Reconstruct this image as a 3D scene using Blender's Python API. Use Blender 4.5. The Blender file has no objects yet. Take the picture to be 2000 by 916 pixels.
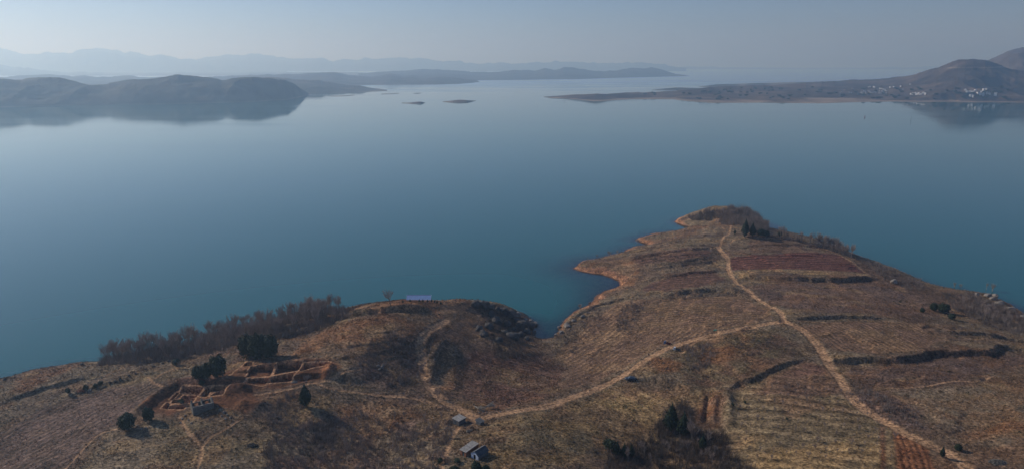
import bpy, bmesh, math, random
import numpy as np
from mathutils import Vector, Matrix
from mathutils.bvhtree import BVHTree
R = math.radians
rng = np.random.default_rng(7)
random.seed(7)
S = bpy.context.scene
COL = S.collection

# ------------------------------------------------------------------ camera
CAMZ, PITCH, F = 130.0, R(13.8), 1351.0
cam = bpy.data.objects.new('camera', bpy.data.cameras.new('camera'))
COL.objects.link(cam)
cam.location = (0, 0, CAMZ)
cam.rotation_euler = (R(90) - PITCH, 0, 0)
cam.data.sensor_width = 36.0
cam.data.lens = 36.0 * F / 2000.0
cam.data.clip_start, cam.data.clip_end = 1.0, 200000.0
S.camera = cam

# ------------------------------------------------------------------ world, sun, exposure
SUN_AZ, SUN_EL = R(-62), R(27)            # azimuth from +Y, negative = to the left
W = bpy.data.worlds.new('World'); S.world = W; W.use_nodes = True
nt = W.node_tree
sky = nt.nodes.new('ShaderNodeTexSky'); sky.sky_type = 'NISHITA'; sky.sun_disc = False
sky.sun_elevation = SUN_EL; sky.sun_rotation = SUN_AZ
sky.air_density, sky.dust_density, sky.ozone_density = 1.0, 0.3, 3.0
bg = nt.nodes['Background']; bg.inputs['Strength'].default_value = 0.072
tint = nt.nodes.new('ShaderNodeMix'); tint.data_type = 'RGBA'; tint.blend_type = 'MULTIPLY'; tint.inputs[0].default_value = 1
tint.inputs[7].default_value = (.89, .98, 1.34, 1)      # clear cold winter sky
nt.links.new(sky.outputs[0], tint.inputs[6]); nt.links.new(tint.outputs[2], bg.inputs[0])
sun = bpy.data.objects.new('sun', bpy.data.lights.new('sun', 'SUN'))
COL.objects.link(sun)
sun.data.energy = 3.8; sun.data.angle = R(0.5); sun.data.color = (1.0, 0.955, 0.90)
sdir = Vector((math.sin(SUN_AZ) * math.cos(SUN_EL), math.cos(SUN_AZ) * math.cos(SUN_EL), math.sin(SUN_EL)))
sun.rotation_euler = sdir.to_track_quat('Z', 'Y').to_euler()
S.view_settings.view_transform = 'Standard'; S.view_settings.look = 'None'
S.view_settings.gamma = 1.0; S.view_settings.use_curve_mapping = False
S.view_settings.exposure = -0.28
HAZE = 1.85e-4
S.cycles.max_bounces = 6; S.cycles.diffuse_bounces = 2; S.cycles.glossy_bounces = 3
S.cycles.transparent_max_bounces = 12; S.cycles.volume_bounces = 1
S.cycles.use_denoising = True; S.cycles.denoising_prefilter = 'ACCURATE'; S.cycles.denoising_input_passes = 'RGB_ALBEDO_NORMAL'

# ------------------------------------------------------------------ helpers
def ray(u, v):
    u = np.asarray(u, float); v = np.asarray(v, float)
    cp, sp = math.cos(PITCH), math.sin(PITCH)
    return u - 1000.0, F * cp + (458 - v) * sp, -F * sp + (458 - v) * cp

def unproj(u, v, z):
    dx, dy, dz = ray(u, v)
    t = (np.asarray(z, float) - CAMZ) / dz
    return dx * t, dy * t

_T = rng.random((256, 256))
def vnoise(x, y):
    xi = np.floor(x).astype(np.int64); yi = np.floor(y).astype(np.int64)
    fx = x - xi; fy = y - yi
    fx = fx * fx * fx * (fx * (fx * 6 - 15) + 10); fy = fy * fy * fy * (fy * (fy * 6 - 15) + 10)
    a = _T[xi & 255, yi & 255]; b = _T[(xi + 1) & 255, yi & 255]
    c = _T[xi & 255, (yi + 1) & 255]; d = _T[(xi + 1) & 255, (yi + 1) & 255]
    return (a * (1 - fx) + b * fx) * (1 - fy) + (c * (1 - fx) + d * fx) * fy
def fbm(x, y, o=4, seed=0):
    x = np.asarray(x, float); y = np.asarray(y, float)
    s = 0.0; a = 0.5; t = 0.0
    for k in range(o):
        f = 2.03 ** k
        s = s + a * (vnoise(x * f + seed * 17.3 + k * 31.7, y * f + seed * 9.1 + k * 11.3) * 2 - 1); t += a; a *= 0.5
    return s / t
def ridged(x, y, o=4, seed=0):
    s = 0.0; a = 0.5; t = 0.0
    for k in range(o):
        f = 2.0 ** k
        n = vnoise(x * f + seed * 7.7 + k * 5.1, y * f + seed * 3.3 + k * 9.4) * 2 - 1
        s = s + a * (1 - np.abs(n)); t += a; a *= 0.5
    return s / t

def tag(o, label=None, cat=None, group=None, kind=None):
    if label: o['label'] = label
    if cat: o['category'] = cat
    if group: o['group'] = group
    if kind: o['kind'] = kind
    return o

def np_mesh(name, V, Fc, mat=None, smooth=False):
    """V (n,3), Fc (m,k) array -> mesh"""
    me = bpy.data.meshes.new(name)
    V = np.ascontiguousarray(V, np.float32); Fc = np.ascontiguousarray(Fc, np.int32)
    me.vertices.add(len(V)); me.vertices.foreach_set('co', V.ravel())
    k = Fc.shape[1]
    me.loops.add(Fc.size); me.loops.foreach_set('vertex_index', Fc.ravel())
    me.polygons.add(len(Fc))
    me.polygons.foreach_set('loop_start', np.arange(0, Fc.size, k, dtype=np.int32))
    me.polygons.foreach_set('loop_total', np.full(len(Fc), k, np.int32))
    me.polygons.foreach_set('use_smooth', np.full(len(Fc), smooth, bool))
    me.update(calc_edges=True)
    if mat: me.materials.append(mat)
    return me
def attr_col(me, name, C):
    a = me.attributes.new(name, 'FLOAT_COLOR', 'POINT')
    C4 = np.ones((len(C), 4), np.float32); C4[:, :3] = C
    a.data.foreach_set('color', C4.ravel())
def attr_f(me, name, A):
    a = me.attributes.new(name, 'FLOAT', 'POINT')
    a.data.foreach_set('value', np.ascontiguousarray(A, np.float32))
def link(name, me, parent=None, loc=None, rot=None, scale=None):
    o = bpy.data.objects.new(name, me); COL.objects.link(o)
    if parent: o.parent = parent
    if loc is not None: o.location = loc
    if rot is not None: o.rotation_euler = rot
    if scale is not None: o.scale = scale
    return o
def empty(name, loc, rz=0):
    o = bpy.data.objects.new(name, None); COL.objects.link(o); o.location = loc; o.rotation_euler = (0, 0, rz); return o

def mat(name, col=(0.5, 0.5, 0.5), rough=0.85, metal=0.0, var=0.25, scale=3.0, spec=0.3, bump=0.0, attr=None, use_world=False):
    m = bpy.data.materials.new(name); m.use_nodes = True
    n = m.node_tree.nodes; L = m.node_tree.links
    b = n['Principled BSDF']; b.inputs['Roughness'].default_value = rough; b.inputs['Metallic'].default_value = metal
    b.inputs['Specular IOR Level'].default_value = spec
    tc = n.new('ShaderNodeTexCoord'); nz = n.new('ShaderNodeTexNoise')
    nz.inputs['Scale'].default_value = scale; nz.inputs['Detail'].default_value = 5
    if use_world:
        g = n.new('ShaderNodeNewGeometry'); L.new(g.outputs['Position'], nz.inputs['Vector'])
    else: L.new(tc.outputs['Object'], nz.inputs['Vector'])
    mr = n.new('ShaderNodeMapRange'); mr.inputs[1].default_value = 0.3; mr.inputs[2].default_value = 0.7
    mr.inputs[3].default_value = 1 - var; mr.inputs[4].default_value = 1 + var
    L.new(nz.outputs[0], mr.inputs[0])
    mx = n.new('ShaderNodeMix'); mx.data_type = 'RGBA'; mx.blend_type = 'MULTIPLY'; mx.inputs[0].default_value = 1
    if attr:
        at = n.new('ShaderNodeAttribute'); at.attribute_name = attr; L.new(at.outputs['Color'], mx.inputs[6])
    else: mx.inputs[6].default_value = (*col, 1)
    L.new(mr.outputs[0], mx.inputs[7]); L.new(mx.outputs[2], b.inputs['Base Color'])
    if bump:
        bp = n.new('ShaderNodeBump'); bp.inputs['Strength'].default_value = bump; bp.inputs['Distance'].default_value = 0.3
        L.new(nz.outputs[0], bp.inputs['Height']); L.new(bp.outputs[0], b.inputs['Normal'])
    return m

# ------------------------------------------------------------------ near terrain: shoreline and height function
SH = [  # u, v (at water level), shore slope
 (-700, 1000, .4), (-300, 815, .4), (-60, 762, .5), (0, 748, .5), (60, 730, .7), (110, 719, .8), (160, 714, .8), (190, 712, .6), (260, 698, .6), (350, 684, .6), (450, 655, .6),
 (550, 632, .6), (640, 615, .6), (700, 606, .6), (760, 604, .7), (820, 603, .7), (880, 604, .8), (950, 607, .9), (1000, 612, 1.0), (1035, 622, 1.0),
 (1046, 640, .9), (1047, 655, .6), (1060, 664, .25), (1074, 660, .22), (1083, 648, .3), (1105, 628, .3), (1129, 609, .3), (1165, 586, .25), (1187, 569, .25),
 (1212, 558, .3), (1208, 547, .2), (1181, 539, .2), (1135, 530, .2), (1119, 524, .2), (1138, 511, .22), (1181, 504, .22), (1217, 493, .25),
 (1233, 486, .25), (1262, 481, .25), (1264, 476, .25), (1240, 470, .3), (1273, 458, .3), (1312, 453, .3), (1361, 454, .25), (1341, 442, .4),
 (1318, 434, .4), (1341, 423, .6), (1380, 423, .9), (1430, 424, .9), (1480, 431, .9), (1505, 447, .6), (1530, 462, .5), (1580, 474, .5), (1630, 486, .5),
 (1680, 506, .5), (1740, 526, .5), (1795, 549, .5), (1840, 566, .45), (1885, 574, .45), (1930, 581, .4), (1970, 596, .4), (2010, 622, .4),
 (2120, 665, .4), (2400, 760, .4), (3200, 1000, .4)]
SH = np.array(SH, float)
sx, sy = unproj(SH[:, 0], SH[:, 1], 0.0)
poly = np.stack([sx, sy], 1); slopes = SH[:, 2]
poly = np.vstack([[[-480, 40]], poly, [[640, 40]]]); slopes = np.concatenate([[.4], slopes, [.4]])

def seg_dist(px, py, P, closed=False, vals=None):
    best = np.full(px.shape, 1e18); bv = np.zeros(px.shape)
    n = len(P); rngs = range(n if closed else n - 1)
    for i in rngs:
        a = P[i]; b = P[(i + 1) % n]; d = b - a; L2 = max(1e-9, d @ d)
        t = np.clip(((px - a[0]) * d[0] + (py - a[1]) * d[1]) / L2, 0, 1)
        q = (px - a[0] - t * d[0]) ** 2 + (py - a[1] - t * d[1]) ** 2
        m = q < best; best = np.where(m, q, best)
        if vals is not None: bv = np.where(m, vals[i] * (1 - t) + vals[(i + 1) % n] * t, bv)
    return np.sqrt(best), bv
def inside(px, py, P):
    c = np.zeros(px.shape, bool); n = len(P)
    for i in range(n):
        a = P[i]; b = P[(i + 1) % n]
        if a[1] == b[1]: continue
        cond = ((a[1] > py) != (b[1] > py)) & (px < (b[0] - a[0]) * (py - a[1]) / (b[1] - a[1]) + a[0])
        c ^= cond
    return c

CP = np.array([(0,916,10),(0,800,9),(0,740,9),(100,712,10),(150,712,9),(200,760,11),(400,700,14),(300,715,13),(400,800,16),(250,850,15),(400,916,17),
 (600,760,18),(600,650,18),(500,655,22),(800,586,37),(700,610,29),(800,680,21),(950,612,23),(880,640,22),(900,700,15),(850,700,17),(860,750,16),(1000,636,15),(1060,700,4.5),(1000,740,9),(1100,740,10),(900,820,16),
 (700,870,11),(900,916,18),(1200,900,12),(1100,850,17),(1300,680,16),(1200,640,8),(1530,628,20),(1400,570,12),(1300,510,8),(1600,510,15),(1430,490,13),
 (1430,424,26),(1468,438,21),(1700,600,18),(1640,700,19),(1900,650,15),(1990,700,20),(1700,900,22),(2000,900,24),(1800,760,22),(1400,800,15),(1350,880,12),
 (1500,900,19),(-300,950,8),(2500,900,24),(600,1100,18),(1400,1100,18),(1780,570,11)], float)
cx, cy = unproj(CP[:, 0], CP[:, 1], CP[:, 2])
def tps(r): return r * r * np.log(r + 1e-9)
_rr = np.hypot(cx[:, None] - cx, cy[:, None] - cy) / 100
_n = len(cx); _A = np.zeros((_n + 3, _n + 3)); _A[:_n, :_n] = tps(_rr) + np.eye(_n) * 0.02
_A[:_n, _n:] = np.stack([np.ones(_n), cx / 100, cy / 100], 1); _A[_n:, :_n] = _A[:_n, _n:].T
_w = np.linalg.solve(_A, np.concatenate([CP[:, 2], [0, 0, 0]]))

GX0, GX1, GY0, GY1, GS = -500., 660., 30., 640., 2.0
gx = np.arange(GX0, GX1 + .1, GS); gy = np.arange(GY0, GY1 + .1, GS)
GX, GY = np.meshgrid(gx, gy)
D_, SL = seg_dist(GX, GY, poly, True, slopes)
D_ = np.where(inside(GX, GY, poly), D_, -D_)
D_ += fbm(GX / 15, GY / 15, 3, 5) * 3.0 + fbm(GX / 5, GY / 5, 2, 6) * .9
HC = np.full(GX.shape, _w[_n]) + _w[_n + 1] * GX / 100 + _w[_n + 2] * GY / 100
for i in range(_n): HC += _w[i] * tps(np.hypot(GX - cx[i], GY - cy[i]) / 100)
HC = np.clip(HC, 4, 42)
# blur the slope field a little
for _ in range(90):
    SL = (SL + np.roll(SL, 1, 0) + np.roll(SL, -1, 0) + np.roll(SL, 1, 1) + np.roll(SL, -1, 1)) / 5
def bil(G, x, y):
    fx = np.clip((x - GX0) / GS, 0, G.shape[1] - 1.001); fy = np.clip((y - GY0) / GS, 0, G.shape[0] - 1.001)
    i = fx.astype(int); j = fy.astype(int); a = fx - i; b = fy - j
    return (G[j, i] * (1 - a) + G[j, i + 1] * a) * (1 - b) + (G[j + 1, i] * (1 - a) + G[j + 1, i + 1] * a) * b
def sm_(a, b, x):
    t = np.clip((x - a) / (b - a), 0, 1); return t * t * (3 - 2 * t)
def H0(x, y):
    x = np.asarray(x, float); y = np.asarray(y, float)
    d = bil(D_, x, y); s = bil(SL, x, y); hc = bil(HC, x, y)
    q = s * np.clip(d, 0, 18) + np.maximum(s, .62) * np.maximum(d - 18, 0)
    up = hc * (1 - np.exp(-q / hc))
    shelf = 1 - .8 * np.exp(-((x - 64) ** 2 + (y - 402) ** 2) / 34 ** 2) - .7 * np.exp(-((x - 16) ** 2 + (y - 334) ** 2) / 14 ** 2)
    dn = np.clip(0.8 * s * np.minimum(d, 0) * shelf, -14, 0)
    up = up + .9 * sm_(1.2, 2.4, d)
    k = np.clip(d / 12, 0, 1)
    return up + dn + k * (fbm(x / 38, y / 38, 4, 1) * 1.5 + fbm(x / 7, y / 7, 3, 2) * 0.32)
def grd(u, v):
    """pixel -> ground point (x, y) on the smooth terrain"""
    u = np.asarray(u, float); v = np.asarray(v, float)
    dx, dy, dz = ray(u, v)
    t0 = (32 - CAMZ) / dz; t1 = (-2 - CAMZ) / dz
    t = t0.copy() if hasattr(t0, 'copy') else t0
    res = np.array(t1, float); done = np.zeros(res.shape, bool)
    for k in range(120):
        tt = t0 + (t1 - t0) * k / 119.0
        hit = (CAMZ + dz * tt <= H0(dx * tt, dy * tt)) & ~done
        res = np.where(hit, tt, res); done |= hit
    return dx * res, dy * res
def line(pts):
    a = np.array(pts, float); x, y = grd(a[:, 0], a[:, 1]); P = np.stack([x, y], 1)
    # smooth subdivide (Catmull-Rom)
    out = []
    for i in range(len(P) - 1):
        p0 = P[max(i - 1, 0)]; p1 = P[i]; p2 = P[i + 1]; p3 = P[min(i + 2, len(P) - 1)]
        for t in (0, .25, .5, .75):
            out.append(.5 * ((2 * p1) + (-p0 + p2) * t + (2 * p0 - 5 * p1 + 4 * p2 - p3) * t * t + (-p0 + 3 * p1 - 3 * p2 + p3) * t ** 3))
    out.append(P[-1]); return np.array(out)
def pgon(pts):
    a = np.array(pts, float); x, y = grd(a[:, 0], a[:, 1]); return np.stack([x, y], 1)

# non-uniform grid
def axis(parts):
    out = []
    for a, b, s in parts: out.append(np.arange(a, b - 1e-6, s))
    out.append([parts[-1][1]]); return np.concatenate(out)
ax = axis([(-470, -290, 3.0), (-290, -134, .62), (-134, -64, .26), (-64, 300, .56), (300, 340, 1.0), (340, 620, 4.0)])
ay = axis([(45, 150, 3.0), (150, 214, .5), (214, 292, .28), (292, 360, .6), (360, 470, .85), (470, 632, 1.1)])
X, Y = np.meshgrid(ax, ay); NXc, NYc = len(ax), len(ay)
Xf, Yf = X.ravel(), Y.ravel()
Z = H0(Xf, Yf); Dsh = bil(D_, Xf, Yf)
WN = fbm(Xf / 5, Yf / 5, 3, 9); WN2 = fbm(Xf / 18, Yf / 18, 4, 12); WN3 = fbm(Xf / 60, Yf / 60, 3, 14)
def bbox_idx(P, m):
    return np.nonzero((Xf > P[:, 0].min() - m) & (Xf < P[:, 0].max() + m) & (Yf > P[:, 1].min() - m) & (Yf < P[:, 1].max() + m))[0]
def sm(a, b, x):
    t = np.clip((x - a) / (b - a), 0, 1); return t * t * (3 - 2 * t)

# terrace banks: step up on the far side, settling back to grade
BANKS = [([(1445, 541), (1500, 545), (1560, 547), (1620, 549), (1665, 548), (1705, 546)], 2.4), ([(1555, 624), (1600, 622), (1660, 621), (1722, 623)], 1.5),
 ([(1632, 707), (1690, 708), (1750, 707), (1800, 700), (1830, 692), (1870, 692), (1930, 692), (1955, 680), (2010, 690)], 2.2), ([(1425, 765), (1450, 750), (1480, 740), (1530, 716), (1562, 704)], 1.3),
 ([(1265, 523), (1320, 518), (1380, 508)], 1.2), ([(1310, 576), (1360, 570), (1410, 568), (1445, 572)], 2.2), ([(678, 618), (715, 612), (760, 608), (830, 606)], 2.6),
 ([(545, 645), (600, 634), (668, 618)], 2.0), ([(1240, 742), (1290, 748), (1330, 760), (1370, 770)], 1.8), ([(460, 728), (520, 722), (560, 716), (640, 708)], 1.0),
 ([(1860, 652), (1920, 658), (2000, 668)], 1.6), ([(550, 742), (620, 735), (700, 745)], 1.4), ([(0, 790), (90, 760), (160, 742)], 1.2), ([(130, 778), (200, 752), (260, 742)], .8),
 ([(1100, 640), (1160, 600), (1220, 585), (1300, 570)], 1.0), ([(1240, 505), (1320, 494), (1395, 486)], 1.3), ([(1232, 532), (1300, 524), (1392, 512)], 1.2), ([(1258, 550), (1330, 538), (1402, 530)], 1.2), ([(1280, 482), (1340, 472), (1400, 470)], 1.0), ([(1430, 484), (1520, 480), (1620, 486)], .8)]
# contour terraces: the slope falls in low steps, as on old farmed land
_tz = Z + WN2 * .8; _st = 1.5; _fr = _tz / _st - np.floor(_tz / _st)
_step = (np.floor(_tz / _st) + sm(.40, .60, _fr)) * _st - _tz
_hk = 1 - np.exp(-(((Xf + 12) / 38) ** 4 + ((Yf - 285) / 36) ** 4))
Z += _hk * _step * .38 * sm(6, 16, Dsh) * sm(-.15, .2, fbm(Xf / 70, Yf / 70, 2, 41))
_riser = _hk * sm(.36, .46, _fr) * (1 - sm(.54, .64, _fr)) * sm(6, 16, Dsh) * sm(-.15, .2, fbm(Xf / 70, Yf / 70, 2, 41))
BL = []
for pts, hgt in BANKS:
    P = line(pts); BL.append((P, hgt)); ii = bbox_idx(P, 30)
    x = Xf[ii]; y = Yf[ii]
    d, _ = seg_dist(x, y, P)
    # signed: far side positive
    k = np.interp(x, P[np.argsort(P[:, 0]), 0], P[np.argsort(P[:, 0]), 1])
    sd = np.where(y > k, d, -d) + WN[ii] * 1.2
    e = np.minimum(x - P[:, 0].min(), P[:, 0].max() - x); e = sm(-5, 5, e)
    Z[ii] += e * hgt * (sm(-0.9, 0.9, sd) * np.exp(-np.maximum(sd, 0) / 14) - .25 * np.exp(-np.abs(sd + 2) / 4))

# ---- colours -------------------------------------------------------------
def C(*a): return np.array(a, float)
straw = C(.300, .205, .100); tan = C(.195, .128, .074); olive = C(.128, .098, .057); brown = C(.125, .080, .052); purple = C(.105, .072, .056)
redsoil = C(.235, .105, .052); darkred = C(.100, .057, .040); roadc = C(.32, .200, .115); orange = C(.215, .115, .058); greyg = C(.155, .120, .080); shorec = C(.30, .155, .085)
k = sm(-.25, .35, WN3)[:, None]
Col = brown * (1 - k) + greyg * k
k = sm(0, .5, WN2)[:, None] * .6; Col = Col * (1 - k) + olive * k
rowc = np.zeros(len(Xf)); rowa = np.zeros(len(Xf))
zone = np.zeros(len(Xf), np.int8)       # 0 ground 1 road 2 path 3 field 4 dig
def region(pts, col, soft=2.0, op=1.0, warp=2.0, rows=None, amp=1.0, z=None, tint=None):
    P = pgon(pts); ii = bbox_idx(P, 8); x = Xf[ii] + WN[ii] * 0; y = Yf[ii]
    d, _ = seg_dist(x, y, P, True); d = np.where(inside(x, y, P), d, -d) + WN[ii] * warp + WN2[ii] * warp
    w = sm(-soft, soft, d) * op
    cc = np.broadcast_to(col, (len(ii), 3)).copy()
    if tint is not None:
        kk = sm(-.25, .35, WN2[ii] + .5 * WN[ii])[:, None]; cc = cc * (1 - kk) + tint * kk
    Col[ii] = Col[ii] * (1 - w[:, None]) + cc * w[:, None]
    if rows is not None:
        (a, b), sp = rows
        A = np.array(grd(*a)).ravel(); B = np.array(grd(*b)).ravel(); t = (B - A) / np.linalg.norm(B - A); n = np.array([-t[1], t[0]])
        m = w > .5
        j = ii[m]; rc = ((Xf[j] - A[0]) * n[0] + (Yf[j] - A[1]) * n[1] + fbm(Xf[j] / 40, Yf[j] / 40, 2, 3) * 2.0) / sp
        rowc[j] = rc; rowa[j] = amp * (w[m] - .5) * 2
    else:
        m = w > .5; rowa[ii[m]] *= .2
    if z is not None: zone[ii[w > .5]] = z
    return P
region([(-80, 870), (0, 842), (60, 812), (130, 778), (190, 765), (270, 745), (330, 742), (345, 752), (275, 800), (245, 812), (215, 835), (170, 862), (120, 930), (-120, 960)], np.array((.092, .064, .046)), rows=(((20, 900), (290, 765)), 3.2), amp=.6, z=3, tint=purple * 1.1)
region([(215, 842), (300, 815), (360, 822), (480, 815), (540, 850), (520, 916), (130, 940)], olive * 1.2, soft=3, tint=greyg)
region([(0, 800), (60, 765), (160, 735), (250, 735), (400, 700), (470, 690), (440, 715), (350, 740), (220, 752), (120, 772), (0, 835)], greyg * 1.05, soft=3, tint=olive)
region([(20, 765), (50, 715), (150, 700), (168, 712), (110, 735), (50, 775)], orange * .75, soft=3, tint=brown)
region([(560, 705), (610, 655), (690, 622), (780, 612), (860, 625), (830, 650), (790, 670), (700, 705), (640, 695)], orange * .85, soft=3, tint=tan * .9)
region([(690, 610), (760, 590), (830, 586), (930, 596), (960, 610), (900, 640), (830, 650), (760, 612)], tan * .9, soft=2, tint=orange * .9)
region([(845, 760), (848, 715), (862, 680), (885, 660), (892, 700), (888, 758)], tan * 1.1, soft=1, tint=orange)
region([(905, 690), (960, 675), (1060, 690), (1110, 720), (1080, 775), (990, 800), (940, 808), (900, 770)], darkred * 1.35, soft=3, rows=(((920, 720), (1080, 740)), 2.6), amp=.45, tint=brown)
region([(1085, 690), (1140, 640), (1210, 590), (1330, 580), (1440, 577), (1505, 612), (1500, 625), (1400, 645), (1290, 680), (1200, 730), (1140, 758), (1085, 765), (1110, 720)], brown * 1.15, soft=2, rows=(((1110, 730), (1330, 600)), 3.0), amp=.55, z=3, tint=tan * .95)
region([(1225, 600), (1330, 580), (1440, 577), (1505, 612), (1500, 624), (1380, 640), (1240, 640)], tan * .85, soft=2, rows=(((1240, 628), (1480, 600)), 3.0), amp=.7, tint=brown * 1.1)
region([(940, 830), (1100, 795), (1200, 755), (1290, 760), (1330, 790), (1300, 850), (1180, 900), (950, 925)], straw * .72, soft=4, tint=olive * 1.05)
region([(1180, 762), (1290, 760), (1300, 790), (1260, 850), (1150, 840)], straw * 1.0, soft=4, tint=tan)
region([(1420, 775), (1500, 735), (1570, 705), (1612, 712), (1660, 775), (1700, 815), (1760, 852), (1800, 885), (1830, 930), (1430, 960)], tan * .92, soft=2, rows=(((1430, 800), (1700, 830)), 5.2), amp=.8, z=3, tint=olive * 1.15)
region([(1450, 845), (1560, 830), (1740, 850), (1760, 930), (1430, 960)], straw * .85, soft=5, rows=(((1430, 800), (1700, 830)), 5.2), amp=.8, tint=olive * 1.1)
region([(1500, 738), (1570, 706), (1612, 714), (1645, 765), (1560, 772), (1480, 770)], darkred * 1.35, soft=2, rows=(((1430, 800), (1700, 830)), 5.2), amp=.5, tint=brown)
region([(1745, 843), (1775, 852), (1815, 880), (1830, 930), (1752, 940)], redsoil * .72, soft=.6, warp=.4, rows=(((1765, 850), (1785, 916)), 1.6), amp=.9, z=3)
region([(1719, 832), (1728, 834), (1731, 916), (1718, 930)], redsoil * .55, soft=.5, warp=.5, tint=brown)
region([(1640, 712), (1740, 712), (1860, 695), (2000, 690), (2040, 700), (1980, 720), (1880, 760), (1800, 770), (1740, 760), (1700, 790)], purple * 1.12, soft=4, tint=brown * .95)
region([(1760, 765), (1880, 755), (1950, 725), (2040, 710), (2100, 780), (2050, 870), (1940, 870), (1850, 850), (1790, 810)], tan * .95, soft=4, tint=greyg * 1.1)
region([(1870, 850), (1940, 830), (2010, 820), (2060, 835), (1960, 850), (1890, 862)], orange * 1.05, soft=2, tint=tan)
region([(1412, 500), (1420, 476), (1520, 470), (1590, 478), (1640, 496), (1560, 494), (1424, 502)], brown * 1.1, soft=1, rows=(((1420, 490), (1620, 490)), 1.9), amp=.5, z=3, tint=greyg)
region([(1426, 503), (1500, 497), (1600, 494), (1640, 499), (1694, 538), (1600, 530), (1500, 528), (1430, 531)], np.array((.115, .052, .038)), soft=.7, warp=.6, rows=(((1430, 515), (1660, 512)), 4.4), amp=1.5, z=3)
region([(1430, 533), (1500, 529), (1600, 531), (1692, 539), (1700, 545), (1600, 540), (1450, 541)], olive * 1.6, soft=.8, tint=straw * .8)
region([(1222, 508), (1260, 500), (1360, 488), (1395, 490), (1385, 505), (1320, 516), (1250, 520)], darkred * 1.2, soft=1.5, rows=(((1240, 512), (1385, 496)), 4.4), amp=1, z=3, tint=brown)
region([(1255, 568), (1275, 550), (1330, 535), (1398, 530), (1412, 548), (1380, 562), (1300, 572)], darkred * 1.1, soft=1.2, rows=(((1270, 562), (1400, 545)), 4.4), amp=1, z=3)
region([(1545, 640), (1600, 628), (1730, 626), (1820, 640), (1850, 670), (1800, 692), (1700, 700), (1620, 690), (1590, 660)], brown * 1.25, soft=2, rows=(((1570, 640), (1640, 690)), 2.2), amp=.6, z=3, tint=tan * .8)
region([(1460, 560), (1700, 556), (1800, 580), (1840, 620), (1730, 618), (1560, 616), (1500, 590)], purple * 1.3, soft=2.5, tint=brown * 1.2)
region([(1330, 660), (1420, 650), (1520, 640), (1570, 690), (1480, 735), (1400, 760), (1330, 745), (1310, 700)], olive * 1.0, soft=3, tint=brown)
region([(1360, 690), (1420, 670), (1450, 680), (1420, 705), (1370, 715)], orange * .8, soft=2)
region([(1270, 700), (1325, 705), (1330, 730), (1280, 735)], orange * .8, soft=2)
region([(1356, 828), (1360, 790), (1375, 765), (1412, 765), (1412, 790), (1405, 835), (1380, 838)], redsoil * .72, soft=1.6, warp=1.6, tint=brown)
region([(1140, 525), (1170, 510), (1230, 505), (1250, 530), (1230, 560), (1190, 570), (1200, 548)], tan * 1.05, soft=2, tint=orange)
region([(1640, 770), (1700, 760), (1790, 800), (1800, 840), (1740, 830), (1680, 790)], purple * 1.25, soft=3)
region([(700, 700), (760, 650), (815, 675), (830, 735), (760, 760), (700, 745)], purple * .95, soft=3)
region([(560, 820), (700, 800), (880, 830), (870, 930), (520, 930)], purple * 1.35, soft=4, tint=greyg)
region([(650, 790), (760, 780), (820, 810), (760, 845), (670, 850)], orange * .75, soft=3, tint=tan)
region([(550, 810), (600, 790), (625, 810), (560, 845)], straw * .8, soft=2, tint=tan)
region([(340, 760), (350, 745), (480, 715), (560, 708), (650, 708), (660, 722), (640, 740), (600, 748), (500, 765), (515, 795), (480, 812), (420, 795), (370, 790), (330, 812), (270, 800)], redsoil * .50, soft=1.5, warp=1, tint=redsoil * .8, z=4)
region([(335, 745), (420, 735), (450, 742), (350, 762)], darkred * 1.5, soft=2)
region([(850, 600), (960, 592), (1030, 620), (1045, 650), (1000, 690), (940, 690), (900, 650)], brown * .95, soft=3, tint=tan * .85)
# rowed fields: modelled ridges
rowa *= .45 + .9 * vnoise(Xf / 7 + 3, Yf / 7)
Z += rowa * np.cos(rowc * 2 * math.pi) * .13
k = (_riser * .3 * (1 - np.abs(rowa)))[:, None]; Col = Col * (1 - k) + orange * .8 * k
_p1 = sm(.18, .45, fbm(Xf / 11, Yf / 11, 3, 51))[:, None] * .38; _p2 = sm(.2, .45, fbm(Xf / 13, Yf / 9, 3, 57))[:, None] * .4; _p3 = sm(.15, .4, fbm(Xf / 16, Yf / 12, 3, 63))[:, None] * .45
_nf = ((zone != 3) & (zone != 4)).astype(float)[:, None] * .8 + .2
Col = Col * (1 - _p1 * _nf) + orange * .9 * _p1 * _nf; Col = Col * (1 - _p2 * _nf) + straw * .85 * _p2 * _nf; Col = Col * (1 - _p3 * _nf) + purple * .8 * _p3 * _nf
Col *= (1 + .22 * WN2)[:, None]
# shoreline belt of bare red earth
vis = (Xf > 25) & (Yf > 310) & (Xf < 170)
k = (1 - sm(2.0, 6.5, Dsh + WN * 3 + WN2 * 6)) * np.where(vis, 1, .35)
k = k[:, None]; Col = Col * (1 - k) + (shorec * (1 + .25 * WN2)[:, None]) * k
k = (1 - sm(.2, 1.2, Dsh + WN))[:, None]; Col = Col * (1 - k * .45)

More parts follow.
